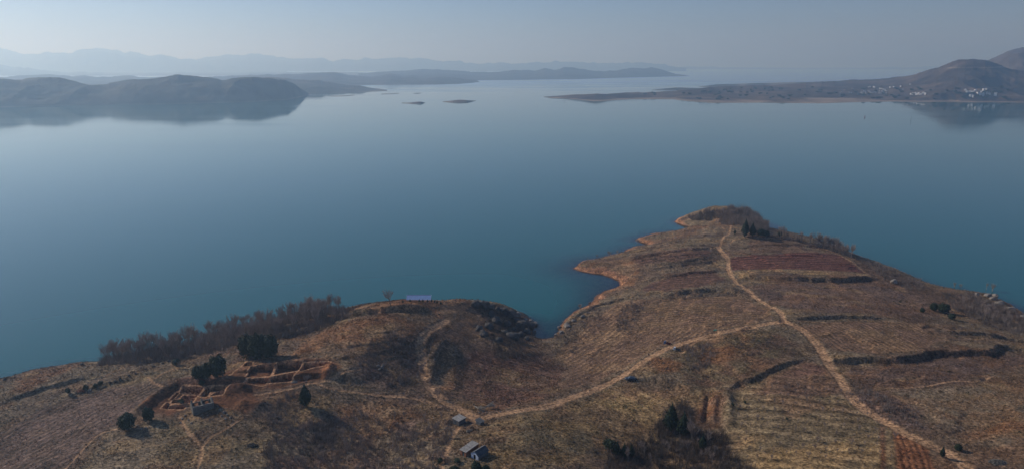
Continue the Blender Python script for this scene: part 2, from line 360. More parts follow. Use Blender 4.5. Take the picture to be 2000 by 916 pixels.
# ---- spoil heaps and dug squares ------------------------------------------
def mound(pts, w, h):
    P = line(pts); ii = bbox_idx(P, w * 3)
    d, _ = seg_dist(Xf[ii], Yf[ii], P); Z[ii] += h * np.exp(-(d / w) ** 2 * 1.2) * (1 + .25 * WN[ii])
mound([(278, 800), (300, 783), (325, 766), (352, 752), (395, 746)], 3.2, 2.6)
mound([(455, 764), (475, 762)], 3.6, 2.4); mound([(480, 792), (505, 796)], 3.2, 1.8); mound([(425, 746), (470, 742)], 2.6, 1.2)
mound([(1425, 830), (1420, 770)], 2.2, 1.4); mound([(645, 722), (640, 735)], 2.0, 1.4); mound([(505, 722), (560, 712)], 2, 1.0)
mound([(842, 742), (850, 700), (868, 668)], 2.4, 1.5)
mound([(1383, 775), (1377, 822)], 1.0, -1.2); mound([(1398, 775), (1393, 822)], 1.0, .8)
def pit(pts, depth, level=None):
    a = np.array(pts, float); P = pgon(a); ii = bbox_idx(P, 3); x = Xf[ii]; y = Yf[ii]
    d, _ = seg_dist(x, y, P, True); d = np.where(inside(x, y, P), d, -d) + WN[ii] * .12
    c = P.mean(0); base = H0(*P.T).mean() - depth * 1.25
    w = sm(-.16, .10, d)
    Z[ii] = Z[ii] * (1 - w) + np.minimum(Z[ii], base + .12 * WN[ii]) * w
    kk = (sm(.1, .8, d) * .35)[:, None]; Col[ii] = Col[ii] * (1 - kk) + redsoil * .9 * kk
    m = (d > -.8) & (d < -.05); Col[ii[m]] = redsoil * .35 + roadc * .8          # paler baulk rims
    zone[ii[(d > -.5)]] = 4
z1 = lambda q: [(320 + a / 9.1625, 740 + b / 9.1625) for a, b in q]
z2 = lambda q: [(400 + a / 2.574, 560 + b / 2.574) for a, b in q]
pit(z1([(200, 360), (300, 245), (650, 242), (560, 340)]), .5)
pit(z1([(345, 175), (700, 163), (655, 232), (285, 238)]), 1.9)
pit(z1([(295, 335), (350, 276), (600, 264), (545, 300), (430, 330)]), 1.5)
pit(z1([(170, 378), (548, 350), (500, 432), (140, 432)]), 1.9)
pit(z1([(128, 480), (390, 468), (345, 540), (90, 530)]), 1.8)
pit(z1([(110, 372), (238, 250), (272, 250), (165, 368)]), 1.6)
pit(z1([(-30, 515), (60, 430), (110, 452), (60, 532)]), 1.6)
pit(z1([(790, 142), (1222, 138), (1160, 218), (770, 222)]), 1.9)
pit(z1([(648, 312), (752, 200), (822, 232), (770, 312)]), 2.1)
pit(z1([(950, 240), (1110, 238), (1065, 300), (830, 302)]), 1.4)
for q, dpt in (([(235, 408), (350, 402), (325, 448), (205, 455)], 1.2), ([(225, 460), (322, 455), (300, 495), (195, 497)], 1.3), ([(372, 395), (488, 388), (468, 430), (350, 440)], 1.2),
             ([(335, 452), (458, 442), (430, 472), (310, 482)], 1.5), ([(502, 392), (630, 386), (602, 408), (478, 436)], 1.6), ([(210, 385), (262, 380), (235, 402), (190, 408)], 1.2)): pit(z2(q), dpt)

# ---- roads and paths --------------------------------------------------------
ROADS = [([(935, 820), (960, 812), (1020, 800), (1090, 786), (1150, 765), (1200, 742), (1250, 712), (1290, 688), (1340, 668), (1400, 652), (1460, 640), (1500, 632), (1530, 628)], 2.1, 1),
 ([(1530, 628), (1560, 641), (1590, 668), (1612, 702), (1640, 742), (1670, 782), (1700, 808), (1760, 843), (1810, 868), (1850, 885), (1880, 910), (1900, 930)], 1.9, 1),
 ([(1530, 630), (1524, 612), (1490, 592), (1460, 567), (1432, 545), (1422, 525), (1422, 508), (1410, 494), (1402, 484)], 1.5, 1),
 ([(935, 820), (900, 800), (860, 778), (835, 748), (824, 715), (820, 680), (824, 660), (845, 640), (872, 625)], 1.9, 1),
 ([(856, 795), (820, 782), (760, 775), (690, 766), (640, 757), (610, 747)], .7, 2), ([(500, 772), (545, 764), (580, 755), (610, 745), (650, 740), (700, 725)], .75, 2),
 ([(350, 812), (358, 830), (375, 852), (392, 875), (390, 900), (380, 925)], .6, 2), ([(472, 816), (440, 838), (410, 855), (392, 875)], .6, 2),
 ([(118, 925), (150, 890), (178, 862), (200, 845), (245, 834)], .55, 2), ([(905, 822), (888, 845), (872, 880), (858, 925)], 1.0, 2),
 ([(435, 745), (455, 728), (485, 712), (512, 702)], .6, 2), ([(288, 735), (300, 748), (318, 756)], .5, 2), ([(302, 740), (320, 728), (345, 718)], .4, 2),
 ([(1425, 478), (1440, 468), (1500, 467), (1560, 473), (1620, 490), (1660, 510), (1700, 542)], .8, 2), ([(1432, 547), (1470, 536), (1550, 531), (1640, 537), (1700, 546)], .6, 2),
 ([(1405, 484), (1412, 465), (1425, 450), (1428, 425)], .8, 2), ([(1730, 760), (1800, 756), (1860, 746), (1900, 745), (1940, 735)], .5, 2), ([(1560, 627), (1640, 630), (1740, 620)], .5, 2),
 ([(1400, 484), (1350, 492), (1290, 500)], .5, 2), ([(1330, 690), (1360, 668), (1410, 660)], .8, 2), ([(1150, 690), (1175, 676)], 1.0, 2)]
RL = []
for pts, hw, zc in ROADS:
    hw *= .84
    P = line(pts); RL.append((P, hw)); ii = bbox_idx(P, 8)
    d, _ = seg_dist(Xf[ii], Yf[ii], P); dd = d + WN[ii] * hw * .28 + WN2[ii] * .3
    w = 1 - sm(hw * .65, hw * 1.25 + .25, dd)
    ruts = 1 + .16 * np.exp(-((d - hw * .45) / .35) ** 2) - .14 * np.exp(-(d / .4) ** 2)
    c = (roadc if zc == 1 else roadc * .95) * (ruts * (1 + .18 * WN2[ii]))[:, None]
    f = .88 if zc == 1 else .72
    Col[ii] = Col[ii] * (1 - f * w[:, None]) + c * f * w[:, None]
    rowa[ii] *= 1 - w; Z[ii] -= .12 * w
    zone[ii[(w > .5)]] = zc
    # low verge of loose earth either side
    Z[ii] += .12 * np.exp(-((dd - hw * 1.5) / .5) ** 2)

# ---- terrain material -------------------------------------------------------
def terrain_mat():
    m = bpy.data.materials.new('earth_and_dry_grass'); m.use_nodes = True
    n = m.node_tree.nodes; L = m.node_tree.links; b = n['Principled BSDF']
    b.inputs['Roughness'].default_value = .95; b.inputs['Specular IOR Level'].default_value = .12
    at = n.new('ShaderNodeAttribute'); at.attribute_name = 'Col'
    geo = n.new('ShaderNodeNewGeometry')
    def noise(sc, det, src=None):
        z = n.new('ShaderNodeTexNoise'); z.inputs['Scale'].default_value = sc; z.inputs['Detail'].default_value = det; z.inputs['Roughness'].default_value = .65
        L.new(geo.outputs['Position'], z.inputs['Vector']); return z
    def mrange(src, a, b_, c, d):
        r = n.new('ShaderNodeMapRange'); r.inputs[1].default_value = a; r.inputs[2].default_value = b_; r.inputs[3].default_value = c; r.inputs[4].default_value = d
        L.new(src, r.inputs[0]); return r.outputs[0]
    def math_(op, a, b_=None, v=None):
        q = n.new('ShaderNodeMath'); q.operation = op; L.new(a, q.inputs[0])
        if b_ is not None: L.new(b_, q.inputs[1])
        if v is not None: q.inputs[1].default_value = v
        return q.outputs[0]
    n1 = noise(1.1, 6); n2 = noise(.22, 5); n3 = noise(4.0, 3)
    f1 = mrange(n1.outputs[0], .34, .66, .25, 1.75); f2 = mrange(n2.outputs[0], .32, .68, .6, 1.4)
    f = math_('MULTIPLY', f1, f2)
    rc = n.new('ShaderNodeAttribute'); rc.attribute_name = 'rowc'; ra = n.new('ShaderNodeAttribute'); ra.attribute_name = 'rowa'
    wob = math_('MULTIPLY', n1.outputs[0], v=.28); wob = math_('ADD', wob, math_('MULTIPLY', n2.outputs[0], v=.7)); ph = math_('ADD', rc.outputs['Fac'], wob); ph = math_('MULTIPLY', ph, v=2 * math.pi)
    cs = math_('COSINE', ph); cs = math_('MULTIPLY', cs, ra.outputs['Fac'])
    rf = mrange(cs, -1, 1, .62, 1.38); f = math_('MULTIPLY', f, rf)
    mx = n.new('ShaderNodeMix'); mx.data_type = 'RGBA'; mx.blend_type = 'MULTIPLY'; mx.inputs[0].default_value = 1
    L.new(at.outputs['Color'], mx.inputs[6]); L.new(f, mx.inputs[7])
    # patches of pale dead straw and of green-grey moss
    n4 = noise(.55, 6); pm = mrange(n4.outputs[0], .55, .72, 0, .4)
    m2 = n.new('ShaderNodeMix'); m2.data_type = 'RGBA'; m2.blend_type = 'MIX'; L.new(pm, m2.inputs[0]); L.new(mx.outputs[2], m2.inputs[6])
    sc = n.new('ShaderNodeMix'); sc.data_type = 'RGBA'; sc.blend_type = 'MULTIPLY'; sc.inputs[0].default_value = 1
    L.new(mx.outputs[2], sc.inputs[6]); sc.inputs[7].default_value = (1.55, 1.6, 1.5, 1); L.new(sc.outputs[2], m2.inputs[7])
    L.new(m2.outputs[2], b.inputs['Base Color'])
    hs = math_('ADD', math_('MULTIPLY', n1.outputs[0], v=.9), math_('MULTIPLY', n3.outputs[0], v=.35))
    bp = n.new('ShaderNodeBump'); bp.inputs['Strength'].default_value = .8; bp.inputs['Distance'].default_value = .55
    L.new(hs, bp.inputs['Height']); L.new(bp.outputs[0], b.inputs['Normal'])
    return m
M_earth = terrain_mat()

Col *= np.array((1.30, 1.19, 1.08)) * 1.0
V = np.stack([Xf, Yf, Z], 1)
idx = np.arange(NXc * NYc).reshape(NYc, NXc)
FA = np.stack([idx[:-1, :-1].ravel(), idx[:-1, 1:].ravel(), idx[1:, 1:].ravel(), idx[1:, :-1].ravel()], 1)
fz = Z[FA].max(1); fzone = zone[FA].max(1)
keep = fz > -9
me_all_V, me_all_F = V, FA[keep]
bvh_near = BVHTree.FromPolygons(V.astype(float).tolist(), FA[keep][:, :].tolist()) if False else None
def sub(name, sel, kind='structure', label=None):
    ff = FA[sel & keep]
    if len(ff) == 0: return None
    u, inv = np.unique(ff.ravel(), return_inverse=True)
    me = np_mesh(name, V[u], inv.reshape(ff.shape), M_earth, name != 'excavation_ground')
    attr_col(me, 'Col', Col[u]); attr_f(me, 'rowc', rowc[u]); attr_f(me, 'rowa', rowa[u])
    o = link(name, me); tag(o, kind=kind, label=label); return o
sub('ground', fzone == 0); sub('dirt_road', fzone == 1); sub('footpath', fzone == 2)
sub('ploughed_field', fzone == 3); sub('excavation_ground', fzone == 4)
def gz(x, y):
    """height of the built terrain grid"""
    x = np.asarray(x, float); y = np.asarray(y, float)
    i = np.clip(np.searchsorted(ax, x) - 1, 0, NXc - 2); j = np.clip(np.searchsorted(ay, y) - 1, 0, NYc - 2)
    a = (x - ax[i]) / (ax[i + 1] - ax[i]); b = (y - ay[j]) / (ay[j + 1] - ay[j]); G = Z.reshape(NYc, NXc)
    return (G[j, i] * (1 - a) + G[j, i + 1] * a) * (1 - b) + (G[j + 1, i] * (1 - a) + G[j + 1, i + 1] * a) * b
def at(u, v, dz=0.0):
    dx, dy, dz_ = [float(q) for q in ray(u, v)]
    t = np.linspace((36 - CAMZ) / dz_, (-2 - CAMZ) / dz_, 900); g = gz(dx * t, dy * t); hit = np.nonzero(CAMZ + dz_ * t <= g)[0]
    t = t[hit[0]] if len(hit) else t[-1]; x, y = dx * t, dy * t
    return Vector((x, y, float(gz(x, y)) + dz))

# ------------------------------------------------------------------ water
def water():
    wx = np.concatenate([-np.geomspace(60000, 520, 26), np.arange(-500, 641, 3.0), np.geomspace(660, 60000, 26)])
    wy = np.concatenate([np.linspace(-3000, 20, 6), np.arange(40, 601, 3.0), np.geomspace(620, 60000, 40)])
    A, B = np.meshgrid(wx, wy); a, b = A.ravel(), B.ravel()
    dep = -H0(a, b)
    out = (a < GX0 + 5) | (a > GX1 - 5) | (b > GY1 - 10)
    dep = np.where(out, 60, dep)
    i = np.arange(A.size).reshape(A.shape)
    Fw = np.stack([i[:-1, :-1].ravel(), i[:-1, 1:].ravel(), i[1:, 1:].ravel(), i[1:, :-1].ravel()], 1)
    m = bpy.data.materials.new('lake_water'); m.use_nodes = True; n = m.node_tree.nodes; L = m.node_tree.links
    n.remove(n['Principled BSDF']); o = n['Material Output']
    at_ = n.new('ShaderNodeAttribute'); at_.attribute_name = 'depth'
    geo = n.new('ShaderNodeNewGeometry')
    mu = n.new('ShaderNodeMath'); mu.operation = 'MULTIPLY'; mu.inputs[1].default_value = -.5; L.new(at_.outputs['Fac'], mu.inputs[0])
    ex = n.new('ShaderNodeMath'); ex.operation = 'EXPONENT'; L.new(mu.outputs[0], ex.inputs[0])
    cl = n.new('ShaderNodeClamp'); L.new(ex.outputs[0], cl.inputs[0])
    df = n.new('ShaderNodeBsdfDiffuse'); df.inputs[0].default_value = (.007, .106, .100, 1)
    tr = n.new('ShaderNodeBsdfTransparent'); tr.inputs[0].default_value = (.62, .74, .70, 1)
    mx = n.new('ShaderNodeMixShader'); L.new(cl.outputs[0], mx.inputs[0]); L.new(df.outputs[0], mx.inputs[1]); L.new(tr.outputs[0], mx.inputs[2])
    gl = n.new('ShaderNodeBsdfGlossy'); gl.inputs['Roughness'].default_value = .05; gl.inputs[0].default_value = (1, 1, 1, 1)
    # wind patches: slightly rougher, slightly less mirror-like streaks across the lake
    mp = n.new('ShaderNodeMapping'); mp.inputs['Scale'].default_value = (.0012, .006, 1); L.new(geo.outputs['Position'], mp.inputs[0])
    nz = n.new('ShaderNodeTexNoise'); nz.inputs['Scale'].default_value = 1; nz.inputs['Detail'].default_value = 4; L.new(mp.outputs[0], nz.inputs['Vector'])
    rr = n.new('ShaderNodeMapRange'); rr.inputs[1].default_value = .4; rr.inputs[2].default_value = .7; rr.inputs[3].default_value = .035; rr.inputs[4].default_value = .11
    L.new(nz.outputs[0], rr.inputs[0])
    # open water beyond the islands is ruffled by wind
    sx_ = n.new('ShaderNodeSeparateXYZ'); L.new(geo.outputs['Position'], sx_.inputs[0])
    fa = n.new('ShaderNodeMath'); fa.operation = 'MULTIPLY_ADD'; L.new(nz.outputs[0], fa.inputs[0]); fa.inputs[1].default_value = 3500; L.new(sx_.outputs['Y'], fa.inputs[2])
    fw = n.new('ShaderNodeMapRange'); fw.inputs[1].default_value = 5200; fw.inputs[2].default_value = 7200; fw.inputs[3].default_value = 0; fw.inputs[4].default_value = .26; L.new(fa.outputs[0], fw.inputs[0])
    ra_ = n.new('ShaderNodeMath'); ra_.operation = 'ADD'; L.new(rr.outputs[0], ra_.inputs[0]); L.new(fw.outputs[0], ra_.inputs[1]); L.new(ra_.outputs[0], gl.inputs['Roughness'])
    n2 = n.new('ShaderNodeTexNoise'); n2.inputs['Scale'].default_value = .9; n2.inputs['Detail'].default_value = 3; L.new(geo.outputs['Position'], n2.inputs['Vector'])
    bp = n.new('ShaderNodeBump'); bp.inputs['Strength'].default_value = .05; bp.inputs['Distance'].default_value = .1; L.new(n2.outputs[0], bp.inputs['Height'])
    L.new(bp.outputs[0], gl.inputs['Normal'])
    fr = n.new('ShaderNodeFresnel'); fr.inputs[0].default_value = 1.333
    m2 = n.new('ShaderNodeMixShader'); L.new(fr.outputs[0], m2.inputs[0]); L.new(mx.outputs[0], m2.inputs[1]); L.new(gl.outputs[0], m2.inputs[2])
    L.new(m2.outputs[0], o.inputs['Surface'])
    me = np_mesh('water', np.stack([a, b, np.zeros_like(a)], 1), Fw, m, True); attr_f(me, 'depth', dep)
    tag(link('water', me), kind='structure')
water()

# ------------------------------------------------------------------ far land
def far_mat(name, c1, c2, sc):
    m = mat(name, c1, .95, var=.5, scale=sc, use_world=True, spec=.1)
    n = m.node_tree.nodes; L = m.node_tree.links
    at_ = n.new('ShaderNodeAttribute'); at_.attribute_name = 'Col'
    mul = [q for q in n if q.type == 'MIX'][0]; L.new(at_.outputs['Color'], mul.inputs[6]); return m
M_far = far_mat('scrub_hillside', (.1, .08, .06), (.1, .1, .1), .012)
FARB = {}
def pitp(xs, pts, col):
    p = sorted(pts); return np.interp(xs, [q[0] for q in p], [q[col] for q in p])
def land(name, ridge, shore, width, nx=260, ns=48, power=1.0, rough=.18, nscale=260., back=.8, seed=0, c1=(.055, .050, .040), c2=(.095, .078, .058), kind='structure', roads=(), beach=.35, z_off=0):
    """a real ridge of land: foot along the shore line, crest behind it, and a far side"""
    u0, u1 = ridge[0][0], ridge[-1][0]
    U = np.linspace(u0, u1, nx)
    vt = pitp(U, ridge, 1); vs = pitp(U, shore, 1); Wd = pitp(U, width, 1)
    ks = np.exp(-(np.arange(-9, 10) / 4.0) ** 2); ks /= ks.sum()
    Wd = np.convolve(np.pad(Wd, 9, 'edge'), ks, 'valid')
    for _ in range(3): Wd = np.convolve(np.pad(Wd, 9, 'edge'), ks, 'valid')
    k3 = np.array([.25, .5, .25]); vt = np.convolve(np.pad(vt, 1, 'edge'), k3, 'valid')
    fade_ = np.clip((vs - vt) / 12, 0, 1)
    vt = vt + fade_ * (fbm(U / 22, U * 0 + seed * 3.1, 5, seed) * (6.5 if name == 'mountain' else 2.0) + fbm(U / 4.5, U * 0 + seed, 2, seed) * .45)
    fx, fy = unproj(U, vs, 0.0)
    dx, dy, dz = ray(U, vt)
    yr = fy + Wd; zr = CAMZ + yr * dz / dy; xr = yr * dx / dy
    bad = zr < 1.5; zr = np.maximum(zr, 1.5)
    edge = np.ones(nx)
    Sg = np.concatenate([np.linspace(0, 1, ns), 1 + np.linspace(0, back, ns // 2)[1:]])
    Vs = []
    for s in Sg:
        x = fx + (xr - fx) * s; y = fy + (yr - fy) * s
        if s <= 1: pr = (s ** power) * (1 - .0) if power > 1 else math.sin(s * math.pi / 2) ** .9
        else: pr = math.cos((s - 1) / back * math.pi / 2) ** 1.2
        env = max(0.0, min(1, s * 5)) * (1 - math.exp(-((s - 1) / .16) ** 2)) if s < 1.0 else (1 - pr)
        nz = (ridged(x / nscale, y / nscale, 5, seed) - .62) * rough * 3
        z = zr * pr + zr * nz * env * (1 - .35 * s) + fbm(x / 60, y / 60, 3, seed) * zr * .035 * min(1, s * 4)
        if s < 1: z = np.minimum(z, CAMZ + y * dz / dy * 1.0 + (zr * 0)) if False else z
        # keep everything in front below the sight line to the crest
        lim = CAMZ + (zr - CAMZ) * (y / yr)
        if s < .98: z = np.minimum(z, lim - .012 * (1 - s) * zr)
        z = np.maximum(z, .25 if 0 < s < 1 else -1.5)
        if s == 0: z = z * 0 - 1.0
        if s == Sg[-1]: z = z * 0 - 2.0
        Vs.append(np.stack([x, y, z], 1))
    Vv = np.concatenate(Vs); n_s = len(Sg)
    i = np.arange(n_s * nx).reshape(n_s, nx)
    Fw = np.stack([i[:-1, :-1].ravel(), i[:-1, 1:].ravel(), i[1:, 1:].ravel(), i[1:, :-1].ravel()], 1)
    me = np_mesh(name, Vv, Fw, M_far, True)
    k = sm(-.3, .4, fbm(Vv[:, 0] / 170, Vv[:, 1] / 170, 4, seed + 3))[:, None]
    cc = np.array(c1) * (1 - k) + np.array(c2) * k
    b = (1 - sm(.6, 2.6, Vv[:, 2]))[:, None] * beach; cc = cc * (1 - b) + np.array((.30, .22, .15)) * b
    for pts, hw in roads:
        q = np.array(pts, float)
        # road traced on the hillside: distance measured in the mesh's own (column, row) space
        dxp, dyp = Vv[:, 0] / Vv[:, 1], (Vv[:, 2] - CAMZ) / Vv[:, 1]
        ddx, ddy, ddz = ray(q[:, 0], q[:, 1]); Pq = np.stack([ddx / ddy, ddz / ddy], 1)
        d, _ = seg_dist(dxp, dyp, Pq); w = (1 - sm(hw * .5, hw, d * 3000))[:, None]; cc = cc * (1 - w) + np.array((.27, .22, .16)) * w
    attr_col(me, 'Col', cc)
    o = link(name, me); tag(o, kind=kind)
    FARB[name + str(seed)] = (Vv, Fw)
    return o
wd = lambda w: [(-2000, w), (4000, w)]
# left hills across the lake
land('hill', [(-1100, 190), (-800, 160), (-600, 152), (-420, 150), (-200, 140), (-80, 150), (0, 153), (15, 154), (40, 157), (60, 153), (100, 151), (115, 152), (140, 159), (160, 164), (180, 167), (205, 165), (230, 159), (250, 156), (290, 154), (320, 151), (345, 147), (365, 148), (400, 151),
 (420, 153), (437, 157), (455, 154), (495, 151), (530, 153), (555, 157), (575, 165), (590, 174), (602, 183), (606, 184.5)], [(-1100, 214), (-420, 212), (0, 210), (100, 207), (200, 205), (300, 204), (400, 202), (500, 199), (560, 195), (590, 189), (606, 185)],
 [(-1100, 60), (-420, 260), (0, 240), (300, 240), (500, 220), (580, 120), (606, 40)], nx=700, ns=70, seed=1, rough=.20, nscale=240)
land('hill', [(520, 151), (536, 152), (575, 155), (620, 157.4), (650, 162.5), (680, 167), (704, 168.5), (734, 175), (752, 177.3), (756, 178)], [(520, 184), (604, 182.6), (692, 181), (740, 179.5), (756, 178.4)], [(520, 700), (650, 600), (740, 250), (756, 60)], seed=2)
land('hill', [(380, 152), (470, 148), (560, 146), (611, 143), (653, 141), (680, 146.6), (725, 150.5), (764, 144), (788, 149), (806, 147.5), (830, 152), (860, 149.6), (890, 152), (929, 156.5), (936, 160)], [(380, 170), (560, 168), (720, 167), (850, 166), (900, 164.5), (936, 161)],
     [(380, 1500), (800, 1200), (900, 600), (936, 100)], seed=3, nscale=420)
land('hill', [(700, 143), (770, 140), (830, 135.5), (884, 138.5), (950, 141.5), (1004, 138), (1040, 138.5), (1063, 134), (1085, 138), (1103, 132), (1135, 135.5), (1177, 140), (1210, 137), (1234, 132.5), (1258, 135.5), (1276, 133.4), (1300, 138.5), (1318, 144.5), (1345, 149)],
     [(700, 160), (1000, 157), (1130, 155.5), (1200, 153), (1300, 150.5), (1345, 149.6)], [(700, 2500), (1200, 1500), (1300, 800), (1345, 100)], seed=4, nscale=600)
land('hill', [(-300, 155), (-100, 152), (0, 151), (60, 148), (100, 146), (140, 149), (190, 150), (240, 149), (300, 152), (345, 150), (420, 152), (480, 155)], [(-300, 172), (480, 170)], wd(1400), seed=5, nscale=420)
land('mountain', [(-500, 90), (-200, 88), (-60, 90), (0, 97), (20, 102), (45, 107), (80, 106), (110, 103), (140, 102), (165, 96.5), (190, 96), (215, 101), (240, 102), (260, 103), (290, 107), (320, 108), (340, 112), (360, 115), (385, 118), (420, 122), (500, 130), (560, 135)],
     [(-500, 141), (560, 141)], wd(2500), nx=500, seed=6, nscale=1400, rough=.3)
land('mountain', [(-400, 130), (0, 127), (40, 133), (90, 140), (200, 143), (400, 144), (700, 143)], [(-400, 149), (700, 149)], wd(2500), seed=7, nscale=800)
land('mountain', [(300, 122), (360, 119), (400, 113), (430, 111), (445, 106), (490, 105), (520, 109), (560, 113), (600, 115), (650, 117), (690, 115), (720, 117), (757, 112.5), (790, 116), (815, 116), (870, 119), (920, 121), (1000, 125), (1050, 123), (1090, 120.5), (1140, 123), (1190, 122), (1250, 125), (1300, 128), (1340, 131)],
     [(300, 140), (1340, 140)], wd(2500), nx=500, seed=8, nscale=1800, rough=.25)
land('mountain', [(1200, 129), (1300, 131), (1400, 131.5), (1500, 133), (1620, 134), (1700, 133), (1790, 131), (1900, 128), (2100, 124), (2400, 120)], [(1200, 136), (2400, 136)], wd(5000), seed=9, nscale=1800)
# right-hand peninsula with its hills
land('far_shore', [(1063, 189.5), (1090, 187.5), (1129, 185.6), (1165, 184.4), (1270, 180.5), (1345, 177.0), (1400, 170.5), (1450, 168.6), (1510, 167.5), (1558, 165), (1600, 162), (1662, 158), (1720, 155), (1760, 151), (1787, 146), (1812, 137.5), (1837, 131), (1855, 124), (1875, 116.5), (1885, 115.5), (1900, 116.5),
 (1925, 119.5), (1945, 126), (1975, 136), (2010, 141), (2060, 140), (2150, 132), (2300, 125), (2600, 140)],
 [(1063, 190.6), (1075, 191.8), (1110, 193), (1160, 198.5), (1175, 198.5), (1204, 196), (1240, 194.6), (1315, 195), (1345, 198.5), (1390, 202), (1480, 201.5), (1600, 203), (1700, 200), (1750, 199.5), (2000, 201), (2200, 200), (2600, 205)],
 [(1063, 25), (1110, 100), (1160, 190), (1270, 330), (1345, 480), (1400, 800), (1500, 1000), (1600, 1300), (1720, 1350), (1787, 1000), (1850, 720), (1885, 640), (2000, 640), (2600, 1000)],
 nx=820, ns=90, power=1.55, seed=11, rough=.2, nscale=280, c1=(.060, .044, .036), c2=(.135, .092, .062), beach=.9,
 roads=[([(1850, 133), (1880, 132.5), (1935, 132.5), (1968, 131)], 2.6), ([(1938, 120.5), (1955, 123), (1966, 129), (1960, 132)], 3.0)])
land('hill', [(1860, 130), (1900, 124), (1928, 119), (1950, 109), (1970, 100), (1987, 96), (2000, 95), (2050, 88), (2150, 84), (2300, 95), (2500, 110)], [(1860, 178), (2500, 178)], wd(1100), seed=12, nscale=380, c1=(.085, .062, .045), c2=(.14, .10, .067))
land('spit', [(1274, 176.3), (1300, 173.5), (1330, 171.4), (1369, 173.0), (1400, 176), (1420, 178)], [(1274, 176.9), (1330, 176.2), (1400, 177.6), (1420, 178.4)], [(1274, 20), (1330, 120), (1420, 20)], nx=80, ns=20, seed=13, beach=.8)
land('spit', [(1365, 170.2), (1399, 165.5), (1430, 165), (1450, 166.2), (1480, 163.2), (1510, 165.2), (1558, 162.4), (1610, 160.5), (1640, 161)], [(1365, 170.8), (1400, 170.6), (1500, 169.2), (1560, 167.2), (1640, 163.5)], [(1365, 20), (1450, 400), (1560, 500), (1640, 100)], nx=120, ns=20, seed=14, beach=.6)
land('island', [(785, 201.9), (800, 200.8), (818, 199.3), (824, 199.8), (830, 201.3)], [(785, 202.2), (805, 203.4), (822, 203.0), (830, 201.8)], [(785, 4), (810, 45), (830, 4)], nx=50, ns=14, seed=15, c1=(.10, .06, .045), c2=(.14, .09, .06), beach=.5)
land('island', [(865, 199.2), (885, 197), (897, 195.6), (910, 196.4), (929, 197.5)], [(865, 199.5), (885, 200.8), (912, 200.3), (929, 197.9)], [(865, 4), (895, 60), (929, 4)], nx=60, ns=14, seed=16, c1=(.10, .06, .045), c2=(.14, .09, .06), beach=.5)
land('island', [(646, 189.0), (668, 187.6), (692, 186.6)], [(646, 189.3), (670, 188.7), (692, 187.0)], wd(30), nx=30, ns=8, seed=17, beach=.5)
land('island', [(745, 184.7), (760, 183.6), (779, 182.9)], [(745, 185.0), (762, 184.7), (779, 183.3)], wd(30), nx=30, ns=8, seed=18, beach=.5)
land('island', [(808, 183.0), (815, 182.0), (822, 182.4)], [(808, 183.3), (816, 183.3), (822, 182.8)], wd(16), nx=20, ns=8, seed=19, beach=.3)

# ------------------------------------------------------------------ haze
def haze():
    bm = bmesh.new(); bmesh.ops.create_cube(bm, size=1)
    lo, hi = Vector((-30000, -3200, -16)), Vector((30000, 32000, 620))
    for v in bm.verts: v.co = Vector([(lo[i] + hi[i]) / 2 + v.co[i] * (hi[i] - lo[i]) for i in range(3)])
    me = bpy.data.meshes.new('haze'); bm.to_mesh(me); bm.free()
    m = bpy.data.materials.new('air'); m.use_nodes = True; n = m.node_tree.nodes; n.remove(n['Principled BSDF'])
    pv = n.new('ShaderNodeVolumePrincipled'); pv.inputs['Density'].default_value = HAZE; pv.inputs['Color'].default_value = (.50, .73, 1.0, 1); pv.inputs['Absorption Color'].default_value = (.80, .93, 1, 1)
    pv.inputs['Anisotropy'].default_value = .45
    m.node_tree.links.new(pv.outputs[0], n['Material Output'].inputs['Volume'])
    me.materials.append(m); tag(link('haze', me), kind='stuff')
haze()
#PART2
# ------------------------------------------------------------------ vegetation: bulk ground cover
def blades(bx, by, bz, H, lean, wid, col, cvar=.2, az=None):
    """thin upright slivers, one triangle each"""
    n = len(bx); a = rng.random(n) * 2 * math.pi if az is None else az; t = rng.random(n) * math.pi
    wx, wy = np.cos(t) * wid / 2, np.sin(t) * wid / 2
    L_ = lean * rng.random(n)
    V = np.empty((n, 3, 3)); V[:, 0] = np.stack([bx - wx, by - wy, bz - .08], 1); V[:, 1] = np.stack([bx + wx, by + wy, bz - .08], 1)
    V[:, 2] = np.stack([bx + np.cos(a) * L_ * H, by + np.sin(a) * L_ * H, bz + H], 1)
    c = np.repeat((col * (1 + cvar * (rng.random((n, 1)) * 2 - 1)))[:, None, :], 3, 1)
    return V.reshape(-1, 3), c.reshape(-1, 3)
def quads(cx_, cy_, cz_, size, col, cvar=.25):
    n = len(cx_); A = rng.normal(size=(n, 3)); A /= np.linalg.norm(A, axis=1)[:, None]
    B = np.cross(A, rng.normal(size=(n, 3))); B /= np.linalg.norm(B, axis=1)[:, None]
    s = np.asarray(size)[:, None] * .5; c0 = np.stack([cx_, cy_, cz_], 1)
    V = np.stack([c0 - A * s, c0 - B * s * .6, c0 + A * s, c0 + B * s * .6], 1)
    c = np.repeat((col * (1 + cvar * (rng.random((n, 1)) * 2 - 1)))[:, None, :], 4, 1)
    return V.reshape(-1, 3), c.reshape(-1, 3)
M_stem = mat('dry_stems', attr='Col', rough=.9, var=.1, spec=.1)
M_leafy = mat('scrub_leaves', attr='Col', rough=.8, var=.15, spec=.15)
def stuff_tris(name, Vs, Cs, k, m, label):
    V = np.concatenate(Vs); c = np.concatenate(Cs); me = np_mesh(name, V, np.arange(len(V)).reshape(-1, k), m)
    attr_col(me, 'Col', c); o = link(name, me); tag(o, kind='stuff', label=label); return o
